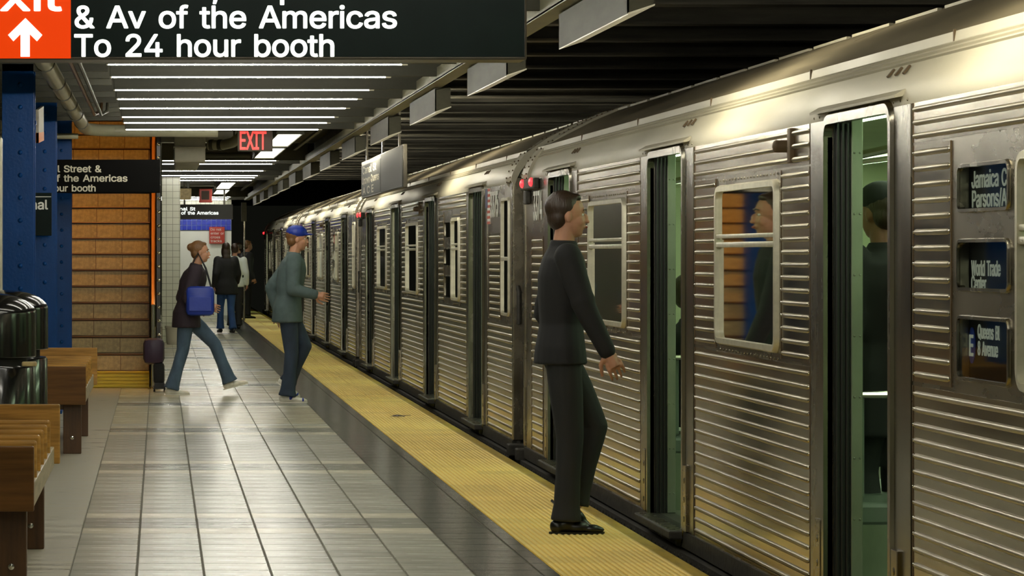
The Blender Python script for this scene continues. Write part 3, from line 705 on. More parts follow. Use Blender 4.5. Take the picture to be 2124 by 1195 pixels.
def ribs(car, t0, t1, z0, z1, n=None, k=1.0, pitch=.0565, name='ribbed_panel'):
    b = MB(); n = n or max(1, int(round((z1 - z0) / pitch))); p = (z1 - z0) / n
    b.box(-.002, .002, t0, t1, z0, z1, 1)
    for i in range(n): rib(b, t0 + .012, t1 - .012, z0 + p * (i + .5), k)
    o = b.build(name, ['rib', 'rib_flat'], car, smooth=True)
    r = MB()
    for i in range(n):
        for t in (t0 + .016, t1 - .016): r.ell((-.004, t, z0 + p * (i + .5)), (.006, .007, .007), 6, 4)
    r.build('rivet_row', 'steel', o, smooth=2)
    s = MB().box(-.0045, .0, t0 - .004, t0 + .003, z0, z1).box(-.0045, 0, t1 - .003, t1 + .004, z0, z1); s.build('seam', 'seam', o)
    return o
def plate(b, a, c, z0, z1, x0, x1, holes=()):
    """wall slab a..c x z0..z1 with rectangular holes (t0,t1,z0,z1) that do not overlap in t"""
    t = a
    for h in sorted(holes):
        if h[0] > t: b.box(x0, x1, t, h[0], z0, z1)
        zz = z0
        for (q0, q1) in sorted(h[2]):
            b.box(x0, x1, h[0], h[1], zz, q0); zz = q1
        b.box(x0, x1, h[0], h[1], zz, z1); t = h[1]
    b.box(x0, x1, t, c, z0, z1)
def rrect(t0, t1, z0, z1, r, n=6):
    pts = []
    for (cx, cz, a) in ((t1 - r, z1 - r, 0), (t0 + r, z1 - r, PI / 2), (t0 + r, z0 + r, PI), (t1 - r, z0 + r, 1.5 * PI)):
        for i in range(n + 1): q = a + PI / 2 * i / n; pts.append((cx + r * math.cos(q), cz + r * math.sin(q)))
    return pts
def ring(b, t0, t1, z0, z1, r, w, xa, xb, mi=0):
    """picture-frame ring; outer rounded rect, inner inset by w, between x=xa (outside) and xb"""
    o = rrect(t0, t1, z0, z1, r); i = rrect(t0 + w, t1 - w, z0 + w, z1 - w, max(.01, r - w)); n = len(o)
    om = rrect(t0 + w * .25, t1 - w * .25, z0 + w * .25, z1 - w * .25, r)
    vs = [(xb, p[0], p[1]) for p in o] + [(xa * .6 + xb * .4, p[0], p[1]) for p in o] + [(xa, p[0], p[1]) for p in om] + [(xa, p[0], p[1]) for p in i] + [(xb, p[0], p[1]) for p in i]
    fs = []
    for L_ in range(4):
        for k in range(n): fs.append((L_ * n + k, L_ * n + (k + 1) % n, (L_ + 1) * n + (k + 1) % n, (L_ + 1) * n + k))
    b.add(vs, fs, mi)
def fill(b, pts, x, mi=0): b.add([(x, p[0], p[1]) for p in pts], [tuple(range(len(pts)))], mi)
WINS = [(8.565, 10.015), (12.905, 14.355), (4.14, 4.86)]
SIGN_Z = [(1.636, 1.805), (1.369, 1.55), (1.064, 1.29)]; SG = (4.97, 5.60)
CABW = (.30, .82)
HOLES = {0: [(CABW[0], CABW[1], [(1.02, 1.92)])], 1: [(4.16, 4.84, [(1.075, 1.81)]), (SG[0] + .02, SG[1] - .02, [(a + .01, c - .01) for a, c in SIGN_Z])],
         2: [(8.585, 9.995, [(1.075, 1.81)])], 3: [(12.925, 14.335, [(1.075, 1.81)])], 4: []}
ROOF = [(.0, 2.045), (-.004, 2.077), (.016, 2.13), (.042, 2.18), (.06, 2.205), (.052, 2.212), (.068, 2.222), (.062, 2.229), (.08, 2.240), (.074, 2.247), (.092, 2.256), (.098, 2.292)]
ROOF2 = [(.098, 2.292), (.112, 2.294), (.26, 2.372), (.46, 2.475), (.70, 2.575), (1.05, 2.65), (1.52, 2.675)]
def mirror(p): return p + [(3.04 - a, b) for a, b in p[::-1]]
def loftroof(b, prof, t0, t1, mi=0, n=1):
    m = len(prof)
    for i in range(n):
        a = t0 + (t1 - t0) * i / n; c = t0 + (t1 - t0) * (i + 1) / n
        b.add([(p[0], a, p[1]) for p in prof] + [(p[0], c, p[1]) for p in prof], [(k, k + 1, m + k + 1, m + k) for k in range(m - 1)], mi)
def build_car():
    car = empty('subway_car', (X0, 0, 0))
    # outer skin
    b = MB()
    for i, (a, c) in enumerate(SPANS): plate(b, a, c, ZS, ZT, 0, .03, HOLES[i])
    for d in DC: b.box(0, .03, d - .84, d - HW, ZS, ZT).box(0, .03, d + HW, d + .84, ZS, ZT).box(0, .03, d - HW, d + HW, ZD, ZT)
    b.build('side_wall', 'plate', car)
    # rib panels
    for i, (a, c) in enumerate(SPANS):
        g = .02
        if i in (2, 3):
            w0, w1 = WINS[i - 2]
            ribs(car, a + g, c - g, .06, 1.02, 17, 1.15); ribs(car, a + g, c - g, 1.875, 2.045, 3, 1.15)
            ribs(car, a + g, w0 - .05, 1.035, 1.865, 15); ribs(car, w1 + .05, c - g, 1.035, 1.865, 15)
        if i == 1:
            ribs(car, a + g, c - g, .06, 1.02, 17, 1.15); ribs(car, a + g, c - g, 1.90, 2.045, 3, 1.3)
            ribs(car, a + g, 4.09, 1.035, 1.89, 15); ribs(car, 5.69, c - g, 1.035, 1.89, 15)
            MB().bbox(-.006, 0, 4.10, 5.675, 1.03, 1.885, .002).build('sign_surround', 'jamb', car) if False else None
        if i == 0:
            ribs(car, .05, c - g, .06, .94, 16); ribs(car, .92, c - .16, .96, 1.66, 13)
        if i == 4: ribs(car, a + .08, CL - .42, .06, 1.62, 27, .9, name='ribbed_panel')
    # windows
    def window(t0, t1, z0=1.055, z1=1.83, sash=1.565):
        f = MB(); ring(f, t0, t1, z0, z1, .07, .032, -.022, .02)
        fo = f.build('window_frame', 'frame', car, smooth=True)
        s = MB().bbox(-.016, .012, t0 + .02, t1 - .02, sash + .006, sash + .026, .004).bbox(-.018, .012, t0 + .02, t1 - .02, sash - .038, sash - .012, .005); s.build('sash_bar', 'frame', fo, smooth=True)
        b1 = MB(); fill(b1, rrect(t0 + .02, t1 - .02, z0 + .02, sash, .04), .0); b1.build('pane', 'glass', fo)
        b1 = MB(); fill(b1, rrect(t0 + .02, t1 - .02, sash, z1 - .02, .04), -.004); b1.build('pane', 'glass', fo)
        r = MB()
        for k in range(int((t1 - t0) / .075)):
            for z in (z1 + .022, z0 - .024): r.ell((-.001, t0 + .03 + .075 * k, z), (.004, .006, .006), 6, 4)
        r.build('rivet_row', 'plate', fo, smooth=2)
    for w in WINS: window(*w)
    f = MB(); ring(f, CABW[0], CABW[1], 1.0, 1.94, .05, .025, -.014, .02); fo = f.build('window_frame', 'frame', car, smooth=True)
    b1 = MB(); fill(b1, rrect(CABW[0] + .02, CABW[1] - .02, 1.02, 1.92, .03), 0); b1.build('pane', 'glass', fo)
    MB().bbox(-.012, .01, CABW[0] + .02, CABW[1] - .02, 1.44, 1.47, .004).build('sash_bar', 'frame', fo)
    for (z0, z1) in SIGN_Z:
        f = MB(); ring(f, SG[0], SG[1], z0, z1, .035, .014, -.010, .015); fo = f.build('sign_frame', 'jamb', car, smooth=True)
        b1 = MB(); fill(b1, rrect(SG[0] + .01, SG[1] - .01, z0 + .008, z1 - .008, .03), -.001); b1.build('pane', 'glass_sign', fo)
        MB().box(.035, .045, SG[0], SG[1], z0, z1).build('roll_sign', 'roll', fo)
    # doors
    for d in DC:
        f = MB(); r = .06
        ring(f, d - HW - .05, d + HW + .05, -.05, ZD + .045, .10, .05, -.018, .02)
        fo = f.build('door_frame', 'jamb', car, smooth=True)
        MB().bbox(-.006, .001, d - .835, d - HW - .05, .055, 2.045, .002).build('jamb_plate', 'jamb', fo); MB().bbox(-.006, .001, d + HW + .05, d + .835, .055, 2.045, .002).build('jamb_plate', 'jamb', fo)
        MB().bbox(-.020, .0, d + HW + .06, d + HW + .15, .055, .40, .003).build('kick_guard', 'plate', fo); MB().bbox(-.020, .0, d - HW - .15, d - HW - .06, .055, .40, .003).build('kick_guard', 'plate', fo)
        r_ = MB()
        for k in range(16): r_.ell((-.001, d - .78 + k * .104, 2.062), (.005, .006, .006), 6, 4)
        for s in (-1, 1):
            for k in range(3): r_.ell((-.021, d + s * (HW + .105), .12 + .1 * k), (.003, .008, .016), 6, 4)
        r_.build('rivet_row', 'plate', fo, smooth=2)
        MB().prism([(-.006, 2.078), (-.035, 2.072), (-.036, 2.082), (.004, 2.105), (.012, 2.10)], 'y', d - .72, d + .72).build('rain_gutter', 'roof', fo)
        # pocketed leaves and rubber edges
        for s in (-1, 1):
            y = d + s * HW; lf = MB(); a, c = (y - .018, y + .05) if s > 0 else (y - .05, y + .018)
            lf.box(.022, .088, a, c, ZS, ZD + .01)
            for xx in (.034, .055, .076):
                lf.tube([(xx, y - s * .018, ZS), (xx, y - s * .018, ZD)], .0085, 8)
            lf.build('door_leaf', 'rubber', car)
            MB().bbox(.090, .138, min(y - s * .03, y + s * .04), max(y - s * .03, y + s * .04), ZS, ZD + .05, .004).build('inner_post', 'green_post', car)
            rr = MB()
            for k in range(8):
                for xx in (.103, .126): rr.ell((xx, y - s * .031, .16 + .25 * k + (.0 if xx < .11 else .0)), (.005, .004, .005), 6, 4)
            rr.build('rivet_row', 'green_post', car, smooth=2)
        MB().bbox(-.085, .14, d - HW - .03, d + HW + .03, .005, .05, .008).build('door_sill', 'skirt', car)
        b1 = MB()
        for k in range(12): b1.box(-.07, -.005, d - .5 + .088 * k, d - .47 + .088 * k, .05, .0535)
        b1.build('sill_tread', 'plate', car)
        b1 = MB()
        for k, q in enumerate((-.62, -.5, -.38)): b1.prism([(.028, 2.165), (.052, 2.195), (.047, 2.2), (.022, 2.17)], 'y', d + q, d + q + .025)
        b1.build('vent_slit', 'seam', car)
    # skirt
    b = MB(); b.box(-.012, .05, 0.02, CL - .02, -.035, .05).box(-.04, .05, .02, CL - .02, -.10, -.05).box(.02, .05, 0, CL, -.35, .05).box(.1, 2.9, 0.0, CL, -.9, -.1)
    for k in range(int(CL / .12)): b.ell((-.04, .1 + .12 * k, -.075), (.006, .010, .010), 6, 4)
    b.build('skirt', 'skirt', car)
    # roof
    b = MB(); loftroof(b, ROOF, 0, CL); loftroof(b, [(3.04 - p, z) for p, z in ROOF[::-1]], 0, CL); b.build('roof_cove', 'roof', car, smooth=True)
    b = MB(); loftroof(b, mirror(ROOF2), 0, CL); b.build('roof', 'roof_top', car, smooth=True)
    b = MB(); y = 1.3
    while y < CL - 1: b.box(.09, .099, y, y + .012, 2.255, 2.298).tube([(.11 + q[0] - .098, y + .8, q[1] + .002) for q in ROOF2[1:]], .004, 5); y += 2.35
    b.build('roof_seam', 'seam', car)
    b = MB(); y = .6
    while y < CL - .5: b.box(.64, .66, y, y + .74, 2.553, 2.566); y += .86
    b.build('roof_highlight_dash', 'roof', car)  # light dashes: highlights on the roof slope put in as thin strips
    # end caps
    for t0, t1 in ((-.03, .34), (CL - .34, CL + .03)):
        pr = [(p[0] - .022, p[1] + .006) for p in ROOF[:5]] + [(.085, 2.27)] + [(p[0] - .006, p[1] + .016) for p in ROOF2[2:]]; pr = mirror(pr)
        b = MB(); loftroof(b, pr, t0, t1)
        pi = [(p[0] + .03 * (1 if p[0] < 1.5 else -1), p[1] - .05) for p in pr]; m = len(pr); te = t0 if t0 < 1 else t1
        b.add([(p[0], te, p[1]) for p in pr] + [(p[0], te, p[1]) for p in pi], [(k, k + 1, m + k + 1, m + k) for k in range(m - 1)])
        te = t1 if t0 < 1 else t0
        b.add([(p[0], te, p[1]) for p in pr] + [(p[0], te, p[1]) for p in pi], [(k, k + 1, m + k + 1, m + k) for k in range(m - 1)])
        o = b.build('roof_end_cap', 'roof', car)
        rr = MB()
        for i in range(len(pr) - 1):
            a, c = Vector(pr[i]), Vector(pr[i + 1]); nn = max(1, int((c - a).length / .07))
            for k in range(nn):
                q = a + (c - a) * (k / nn)
                for tt in (t0 + .05, t0 + .30): rr.ell((q[0] - .002, tt, q[1] + .003), (.007, .008, .007), 6, 4)
        rr.build('rivet_row', 'seam', o, smooth=2)
        MB().bbox(.2, .5, t0 + .1, t0 + .24, 2.40, 2.42, .004).build('roof_step', 'roof', o) if False else None
    for t in (0, CL):
        b = MB(); s = 1 if t == 0 else -1; a, c = sorted((t + s * .0, t + s * .05))
        pf = mirror([(.035, ZS)] + [(p[0] + .035, p[1] - .012) for p in ROOF[:5]] + [(p[0] + .02, p[1] - .02) for p in ROOF2[1:]])
        b.prism(pf, 'y', a, c); b.build('end_wall', 'plate', car)
        MB().bbox(1.1, 1.94, *sorted((t - s * .03, t + s * .0)), ZS, 2.0, .01).build('end_door', 'plate', car)
        MB().bbox(-.012, .08, *sorted((t - s * .012, t + s * .05)), ZS, 2.09, .01).build('corner_post', 'plate', car)
        # safety gate and handle between cars
        g = MB(); y = t - s * .10
        g.tube([(.08, y, .06), (.08, y, 1.12)], .022, 8).tube([(.035, t - s * .03, .95), (.035, t - s * .03, 1.20), (.03, t, 1.24)], .02, 8)
        g.tube([(.08, y, 1.12), (.10, y, 1.16), (.16, y, 1.16)], .02, 8)
        go = g.build('gate_post', 'skirt', car, smooth=True)
        g = MB()
        for k in range(4):
            z = .22 + .22 * k; g.tube([(.085, y, z), (.20, y - s * .02, z + .26)], .008, 6).tube([(.085, y, z + .26), (.20, y - s * .02, z)], .008, 6)
        g.tube([(.205, y, .06), (.205, y, 1.15)], .02, 8); g.build('gate_lattice', 'skirt', go)
        MB().bbox(-.06, .8, *sorted((t, t - s * .16)), -.06, .03, .01).build('end_sill', 'skirt', car)
    # marker lamps at the far end
    b = MB().bbox(-.045, .0, CL - .84, CL - .06, 1.965, 2.045, .012); b.bbox(-.04, 0, CL - .35, CL - .2, 1.86, 1.96, .01); o = b.build('marker_case', 'skirt', car)
    for t in (CL - .19, CL - .72):
        MB().ell((-.045, t, 2.015), (.018, .075, .032), 12, 8).build('marker_lens', 'lens_red', o, smooth=2)
    # door status lamp on the side
    b = MB(); b.bbox(-.02, 0, 7.97 + .28, 8.03 + .28, 1.89, 2.04, .004); b.tube([(-.0, 8.38, 1.965), (-.05, 8.38, 1.965)], .028, 12); b.ell((-.05, 8.38, 1.965), (.02, .028, .028), 10, 6)
    b.build('side_lamp', 'seam', car, smooth=True)
    # interior
    b = MB()
    for i, (a, c) in enumerate(SPANS): plate(b, max(a, .05), min(c, CL - .05), ZS, 2.2, .12, .135, [] if i in (0, 4) else HOLES[i])
    for d in DC: b.box(.12, .135, d - .84, d - HW - .03, ZS, 2.2).box(.12, .135, d + HW + .03, d + .84, ZS, 2.2).box(.12, .135, d - HW - .03, d + HW + .03, ZD + .04, 2.2)
    plate(b, .05, CL - .05, ZS, 2.2, 2.90, 2.92, [(w[0], w[1], [(1.05, 1.8)]) for w in WINS])
    b.box(.12, 2.92, .05, CL - .05, 2.18, 2.2)
    for t in (.06, CL - .08): b.box(.12, 2.9, t, t + .02, ZS, 2.2)
    b.build('interior_lining', 'inner', car)
    MB().box(.03, 3.0, .05, CL - .05, 0, ZS).build('interior_deck', 'inner_floor', car)
    b = MB().box(2.93, 2.95, .1, CL - .1, .9, 2.0); b.build('far_glazing', 'dark', car)
    b = MB()
    for xx in (.62, 2.3): b.box(xx, xx + .12, .4, CL - .4, 2.15, 2.165)
    b.build('interior_tube', 'tube_car', car)
    for a, c in ((3.4, 6.4), (7.75, 10.8), (12.2, 15.1)):
        for (u0, u1, v0, v1) in ((.15, .60, .14, .20), (2.40, 2.88, 2.82, 2.89)):
            so = MB().bbox(u0, u1, a + .05, c - .05, .36, .46, .02).build('seat', 'inner_seat', car)
            MB().box(u0 + .01, u1 - .08, a + .1, c - .1, ZS, .36).build('seat_base', 'inner_seat', so)
            MB().bbox(v0, v1, a + .05, c - .05, .46, .92, .02).build('seat_back', 'inner_seat', so)
    for d in DC:
        for sd in (-1, 1):
            y = d + sd * .72
            po = MB().tube([(.32, y, ZS), (.32, y, 2.18)], .017, 10).build('grab_pole', 'steel', car, smooth=True)
            MB().tube([(.14, y, .91), (.56, y, .91)], .015, 8).build('cross_bar', 'steel', po, smooth=True)
            MB().tube([(.14, y, 1.90), (.32, y, 1.94), (.56, y, 1.94)], .017, 8).build('cross_bar', 'steel', po, smooth=True)
            MB().tube([(.56, y, .46), (.56, y, 2.18)], .017, 8).build('upright', 'steel', po, smooth=True)
            y = d + sd * .70; MB().box(.14, .56, y, y + .012, ZS, .37).build('wind_screen', 'green_post', car)
    MB().tube([(.56, .6, 1.93), (.56, CL - .6, 1.93)], .014, 8).build('grab_rail', 'steel', car, smooth=True)
    b = MB()
    for t, w in ((9.5, .25), (13.2, .22), (5.3, .3)): b.box(2.885, 2.895, t, t + w, 1.1, 1.8)
    b.build('advert_panel', 'whitewall', car)
    MB().box(.40, .58, 8.02, 8.03, .95, 1.75).box(.40, .58, 12.40, 12.41, 1.0, 1.75).build('dark_advert_panel', 'ad', car)
    return car
cars = [build_car()]
for k in range(3): cars.append(copy_tree(cars[0]))
cl = ['nearest silver ribbed subway car, filling the right of the frame', 'second subway car, with flag and number 3375 at its near end', 'third subway car in line, beyond the second pair of red marker lamps', 'farthest subway car, ending at the last red marker lamp']
for k, c in enumerate(cars):
    c.location = (X0, 4.65 + 18.45 * k, 0); tag(c, cl[k], 'subway car', 'silver subway cars of one train')
# destination roll lettering, near car (car-local coordinates; text starts at larger t)
car = cars[0]
def ctext(s, t0, t1, zb, cap, m, bold=.015, x=.034, parent=None): return text(s, t0, t1, zb, cap, x, m, parent or car, face='-x', bold=bold)
ctext('Jamaica Center', 5.555, 4.93, 1.722, .056, 'roll_text'); ctext('Parsons/Archer', 5.55, 4.92, 1.656, .056, 'roll_text')
ctext('World Trade', 5.56, 5.21, 1.424, .050, 'roll_text'); ctext('Center', 5.56, 5.38, 1.372, .050, 'roll_text')
ctext('Queens Bl', 5.48, 5.22, 1.212, .046, 'roll_text'); ctext('8 Avenue', 5.48, 5.24, 1.155, .046, 'roll_text')
b = MB(); b.prism([(5.545 + .042 * math.cos(a), 1.185 + .062 * math.sin(a)) for a in [2 * PI * k / 20 for k in range(20)]], 'x', .030, .033); b.build('route_disc', 'e_blue', car)
ctext('E', 5.567, 5.523, 1.15, .07, 'roll_text', .02, x=.029)
# fleet numbers and flag
ctext('3374', CL - .52, CL - 1.00, 1.745, .20, 'decal', .02, x=-.003)
c2 = cars[1]; text('3375', 1.62, 1.08, 1.80, .20, -.003, 'decal', c2, face='-x', bold=.02)
MB().box(-.003, 0, 1.66, 1.98, 1.74, 2.035).build('flag_field', 'decal', c2)
b = MB()
for k in range(7): b.box(-.005, -.002, 1.66, 1.98, 1.74 + .0454 * k, 1.74 + .0454 * k + .0227)
b.build('flag_stripe', 'decal_red', c2)
MB().box(-.007, -.004, 1.83, 1.98, 1.876, 2.035).build('flag_canton', 'decal_blue', c2)
# ================================================================== PEOPLE
def bake(b, name, m, voxel, smooth=4, parent=None, mats=None):
    me = b.mesh('tmp', m, 2); o = bpy.data.objects.new('tmp', me); COL.objects.link(o)
    r = o.modifiers.new('r', 'REMESH'); r.mode = 'VOXEL'; r.voxel_size = voxel
    s = o.modifiers.new('s', 'SMOOTH'); s.iterations = smooth; s.factor = .5
    dg = bpy.context.evaluated_depsgraph_get(); ne = bpy.data.meshes.new_from_object(o.evaluated_get(dg)); bpy.data.objects.remove(o)
    ne.materials.clear(); ne.materials.append(M[m]); ne.polygons.foreach_set('use_smooth', [True] * len(ne.polygons)); ne.name = name
    return link(name, ne, parent)
def limb(b, pts, rs, n=14, tip=True):
    """smooth tapered limb through joints: tube plus balls at the joints"""
    P_ = [Vector(p) for p in pts]; out = []; ro = []
    for i in range(len(P_) - 1):
        for k in range(4):
            t = k / 4; out.append(P_[i].lerp(P_[i + 1], t)); ro.append(rs[i] + (rs[i + 1] - rs[i]) * t)
    out.append(P_[-1]); ro.append(rs[-1]); b.tube(out, ro, n)
    for p, r in (list(zip(P_, rs)) if tip else list(zip(P_, rs))[:-1]): b.ell(p, (r, r, r), n, 8)
def stack(b, rings, n=20):
    """rings: (center, half width lateral, half depth forward, forward dir)"""
    vs = []; fs = []
    for (c, w, d) in rings:
        for k in range(n): a = 2 * PI * k / n; vs.append((c[0] + d * math.cos(a), c[1] + w * math.sin(a), c[2]))
    for i in range(len(rings) - 1):
        for k in range(n): fs.append((i * n + k, i * n + (k + 1) % n, (i + 1) * n + (k + 1) % n, (i + 1) * n + k))
    fs += [tuple(range(n))[::-1], tuple(range((len(rings) - 1) * n, len(rings) * n))]
    b.add(vs, fs)
def hand(b, wrist, d, palm_n, s=1.0, curl=.5, side=1):
    """palm and five fingers. d: direction wrist->fingers, palm_n: palm normal, side: +1 thumb towards d x palm_n"""
    d = Vector(d).normalized(); pn = Vector(palm_n); pn = (pn - d * pn.dot(d)).normalized(); w = d.cross(pn) * side; W_ = Vector(wrist)
    for t, wd in ((.0, .026), (.03, .033), (.06, .038), (.085, .038)):
        for q in (-1, -.4, .4, 1): b.ell(W_ + d * t * s + w * q * wd * .72 * s, (.0145 * s,) * 3, 8, 6)
    b.tube([W_ - d * .01, W_ + d * .085 * s], [.027 * s, .03 * s], 10)
    L = [.072, .082, .077, .060]
    for i in range(4):
        off = (1.12 - .75 * i) * .0325
        p = W_ + d * .085 * s + w * off * s; dd = d.copy(); r = .0082 * s; pts = [p - d * .02 * s, p]; seg = L[i] * s / 3
        for j in range(3):
            ang = curl * (.7 + .35 * j); dd = (Quaternion(w.cross(Vector((0, 0, 0))) if False else w * -side, -ang * .9 * 1) @ dd) if False else (d * math.cos(curl * (j + 1) * .6) + pn * math.sin(curl * (j + 1) * .6)).normalized()
            p = p + dd * seg; pts.append(p.copy())
        b.tube(pts, [r * 1.05, r * 1.05, r, r * .95, r * .8], 8); b.ell(pts[-1], (r * .85,) * 3, 8, 6)
    p = W_ + d * .02 * s + w * .028 * s; a = (d * .6 + w * .75 + pn * .35).normalized(); q = p + a * .042 * s; a2 = (d * .9 + w * .25 + pn * .4).normalized()
    b.tube([p, q, q + a2 * .032 * s, q + a2 * .055 * s], [.014 * s, .012 * s, .0105 * s, .008 * s], 8); b.ell(q + a2 * .055 * s, (.009 * s,) * 3, 8, 6)
def head(b, c, s=1.0, yaw=0, tilt=0):
    """c centre of skull; looks along +x turned by yaw"""
    R = Matrix.Rotation(yaw, 3, 'Z') @ Matrix.Rotation(tilt, 3, 'Y'); C = Vector(c)
    def E_(p, r, rot=True): b.ell(C + R @ (Vector(p) * s), tuple(x * s for x in r), 16, 12, rot=R)
    E_((-.012, 0, .03), (.098, .077, .092)); E_((.018, 0, -.03), (.072, .062, .088)); E_((.042, 0, -.085), (.036, .034, .026))
    E_((.070, 0, .034), (.020, .046, .018)); E_((.092, 0, -.012), (.016, .011, .026)); E_((.101, 0, -.028), (.014, .013, .011))
    E_((.082, 0, -.056), (.016, .024, .012)); E_((.045, .040, -.028), (.034, .020, .03)); E_((.045, -.040, -.028), (.034, .020, .03)); E_((.062, 0, -.045), (.026, .034, .035)); E_((.060, 0, .010), (.020, .046, .03))
    for q in (-1, 1): E_((-.008, q * .074, -.004), (.017, .010, .029))
    return R, C
def person(name, lab, loc, face, H=1.75, pose=None, mats=None, voxel=.011, female=False, hair_kind='short', cap=None, jacket_len=.0, collar=True, yaw=0, hem=.085, bulk=1.0, group=None, sleeve=1.0):
    """builds a clothed figure. local +x is forward, +y is the person's left, z up"""
    k = H / 1.75; pz_ = dict(lean=0, hip=(0, 0, .93), legL=None, legR=None, armL=None, armR=None); pz_.update(pose or {})
    mt = dict(skin='skin', top='black_cloth', legs='charcoal', shoe='shoe_black', hair='hair'); mt.update(mats or {})
    V = lambda p: Vector(p) * k
    hip = V(pz_['hip']); ln = pz_['lean']; up = Vector((math.sin(ln), 0, math.cos(ln)))
    sw = (.165 if female else .185) * k
    waist = hip + up * .14 * k; chest = hip + up * .36 * k; sh = hip + up * .50 * k; neck = hip + up * .555 * k; hd = hip + up * .70 * k + Vector((.02 * k, 0, 0))
    hw = .09 * k
    def J(a, side):
        return [V(p) for p in a]
    legs = {s: [hip + Vector((0, q * hw, 0))] + [V(p) for p in pz_['leg' + s]] for s, q in (('L', 1), ('R', -1))}
    arms = {s: [sh + Vector((0, q * sw, -.01 * k))] + [V(p) for p in pz_['arm' + s]] for s, q in (('L', 1), ('R', -1))}
    # continuous body
    b = MB(); R, C = head(b, hd, k * .98, yaw)
    b.tube([sh + up * -.02, neck, hd + Vector((-.01, 0, -.04 * k))], [.062 * k, .056 * k, .054 * k], 14)
    stack(b, [(hip - up * .05 * k, .12 * k, .08 * k), (hip, .135 * k, .09 * k), (waist, .115 * k, .08 * k), (chest, .14 * k, .095 * k), (sh - up * .03 * k, .15 * k, .08 * k), (sh + up * .02, .08 * k, .06 * k)])
    for s in 'LR':
        L = legs[s]; limb(b, L[:3], [.075 * k, .052 * k, .037 * k]); b.ell(L[2] + Vector((.0, 0, -.03)) * k, (.04 * k, .03 * k, .03 * k), 10, 8)
        A = arms[s]; limb(b, A[:3], [.045 * k, .038 * k, .026 * k])
        dd = pz_.get('hand' + s, (A[2] - A[1]).normalized()); pn = pz_.get('palm' + s, Vector((0, -1 if s == 'L' else 1, 0)))
        hand(b, A[2], dd, pn, k * 1.02, pz_.get('curl', .55), side=1 if s == 'L' else -1)
    body = bake(b, name, mt['skin'], voxel * .45 if voxel < .012 else voxel * .8, 1)
    body.location = loc; body.rotation_euler = (0, 0, face)
    # jacket / shirt
    bk = bulk; b = MB(); low = hip - Vector((0, 0, .07 * k)) - Vector((0, 0, jacket_len * k))
    stack(b, [(low, .200 * k * bk, .140 * k * bk), (hip + Vector((0, 0, .02)), .190 * k * bk, .130 * k * bk), (waist, .15 * k * bk, .112 * k * bk), (chest - up * .08 * k, .168 * k * bk, .125 * k * bk), (chest + up * .03 * k, .182 * k * bk, .13 * k * bk), (sh - up * .02 * k, .185 * k * bk, .108 * k * bk), (sh + up * .035 * k, .10 * k, .08 * k), (neck - up * .005 * k, .068 * k, .068 * k)])
    for s in 'LR':
        A = arms[s]; e2 = A[1].lerp(A[2], sleeve * .97); limb(b, [A[0], A[1], e2], [.073 * k * bk, .060 * k * bk, .046 * k * bk])
        for q, a_ in enumerate((.25, .6, .85)):   # sleeve folds
            p = A[0].lerp(A[1], a_); b.ell(p, (.068 * k * bk,) * 3, 10, 6)
    if collar: b.tube([sh + up * .03 * k, neck + up * .02 * k], [.078 * k, .07 * k], 16)
    bake(b, 'jacket', mt['top'], voxel, 4, body)
    # trousers
    b = MB(); stack(b, [(hip - Vector((0, 0, .06)) * k, .15 * k, .105 * k), (hip + Vector((0, 0, .03)) * k, .15 * k, .108 * k), (hip + up * .10 * k, .138 * k, .10 * k)])
    for s in 'LR':
        L = legs[s]; an = L[2] + (L[2] - L[1]).normalized() * .015 * k
        limb(b, [L[0] + Vector((0, 0, -.02)), L[0].lerp(L[1], .5), L[1], L[1].lerp(L[2], .5), an], [.094 * k, .088 * k, .072 * k, .066 * k, hem * k * .86], tip=False)
        b.tube([an - (L[2] - L[1]).normalized() * .09 * k, an + (L[2] - L[1]).normalized() * .012 * k], [.066 * k, hem * k], 14)
    bake(b, 'trousers', mt['legs'], voxel, 3, body)
    # shoes
    for s in 'LR':
        L = legs[s]; toe = Vector(pz_.get('toe' + s, (1, 0, 0))).normalized(); an = L[2]; sole = toe.cross(Vector((0, 1, 0))).normalized() * 1.0
        if sole.z > 0: sole = -sole
        b = MB(); side = toe.cross(sole).normalized()
        Rm = Matrix((toe, side, -sole)).transposed()
        def EE(p, r): b.ell(an + Rm @ (Vector(p) * k), tuple(x * k for x in r), 14, 8, rot=Rm)
        EE((-.045, 0, -.055), (.042, .038, .04)); EE((.0, 0, -.045), (.055, .038, .045)); EE((.06, 0, -.06), (.07, .043, .033)); EE((.13, 0, -.068), (.058, .043, .025)); EE((.165, 0, -.072), (.035, .03, .018))
        so = bake(b, 'shoe', mt['shoe'], .008, 3, body)
        b = MB(); n = 18
        ou = [(.055 + .145 * math.cos(a), .042 * math.sin(a) * (1 + .15 * math.cos(a))) for a in [2 * PI * i / n for i in range(n)]]
        vs = [an + Rm @ (Vector((p[0], p[1], -.082)) * k) for p in ou] + [an + Rm @ (Vector((p[0] * 1.0, p[1], -.095)) * k) for p in ou]
        b.add([v[:] for v in vs], [(i, (i + 1) % n, (i + 1) % n + n, i + n) for i in range(n)] + [tuple(range(n)), tuple(range(n, 2 * n))[::-1]])
        b.build('sole', mt.get('sole', mt['shoe']), so)
        if mt.get('trim'):
            b = MB(); EE((.03, 0, -.045), (.03, .042, .036)); EE((.15, 0, -.066), (.018, .044, .022)); b.build('trim_band', mt['trim'], so, smooth=2)
    # hair
    b = MB()
    def HH(p, r): b.ell(C + R @ (Vector(p) * k), tuple(x * k for x in r), 16, 12, rot=R)
    HH((-.030, 0, .048), (.094, .082, .090)); HH((-.055, 0, -.008), (.056, .077, .066)); HH((.035, 0, .098), (.034, .05, .022))
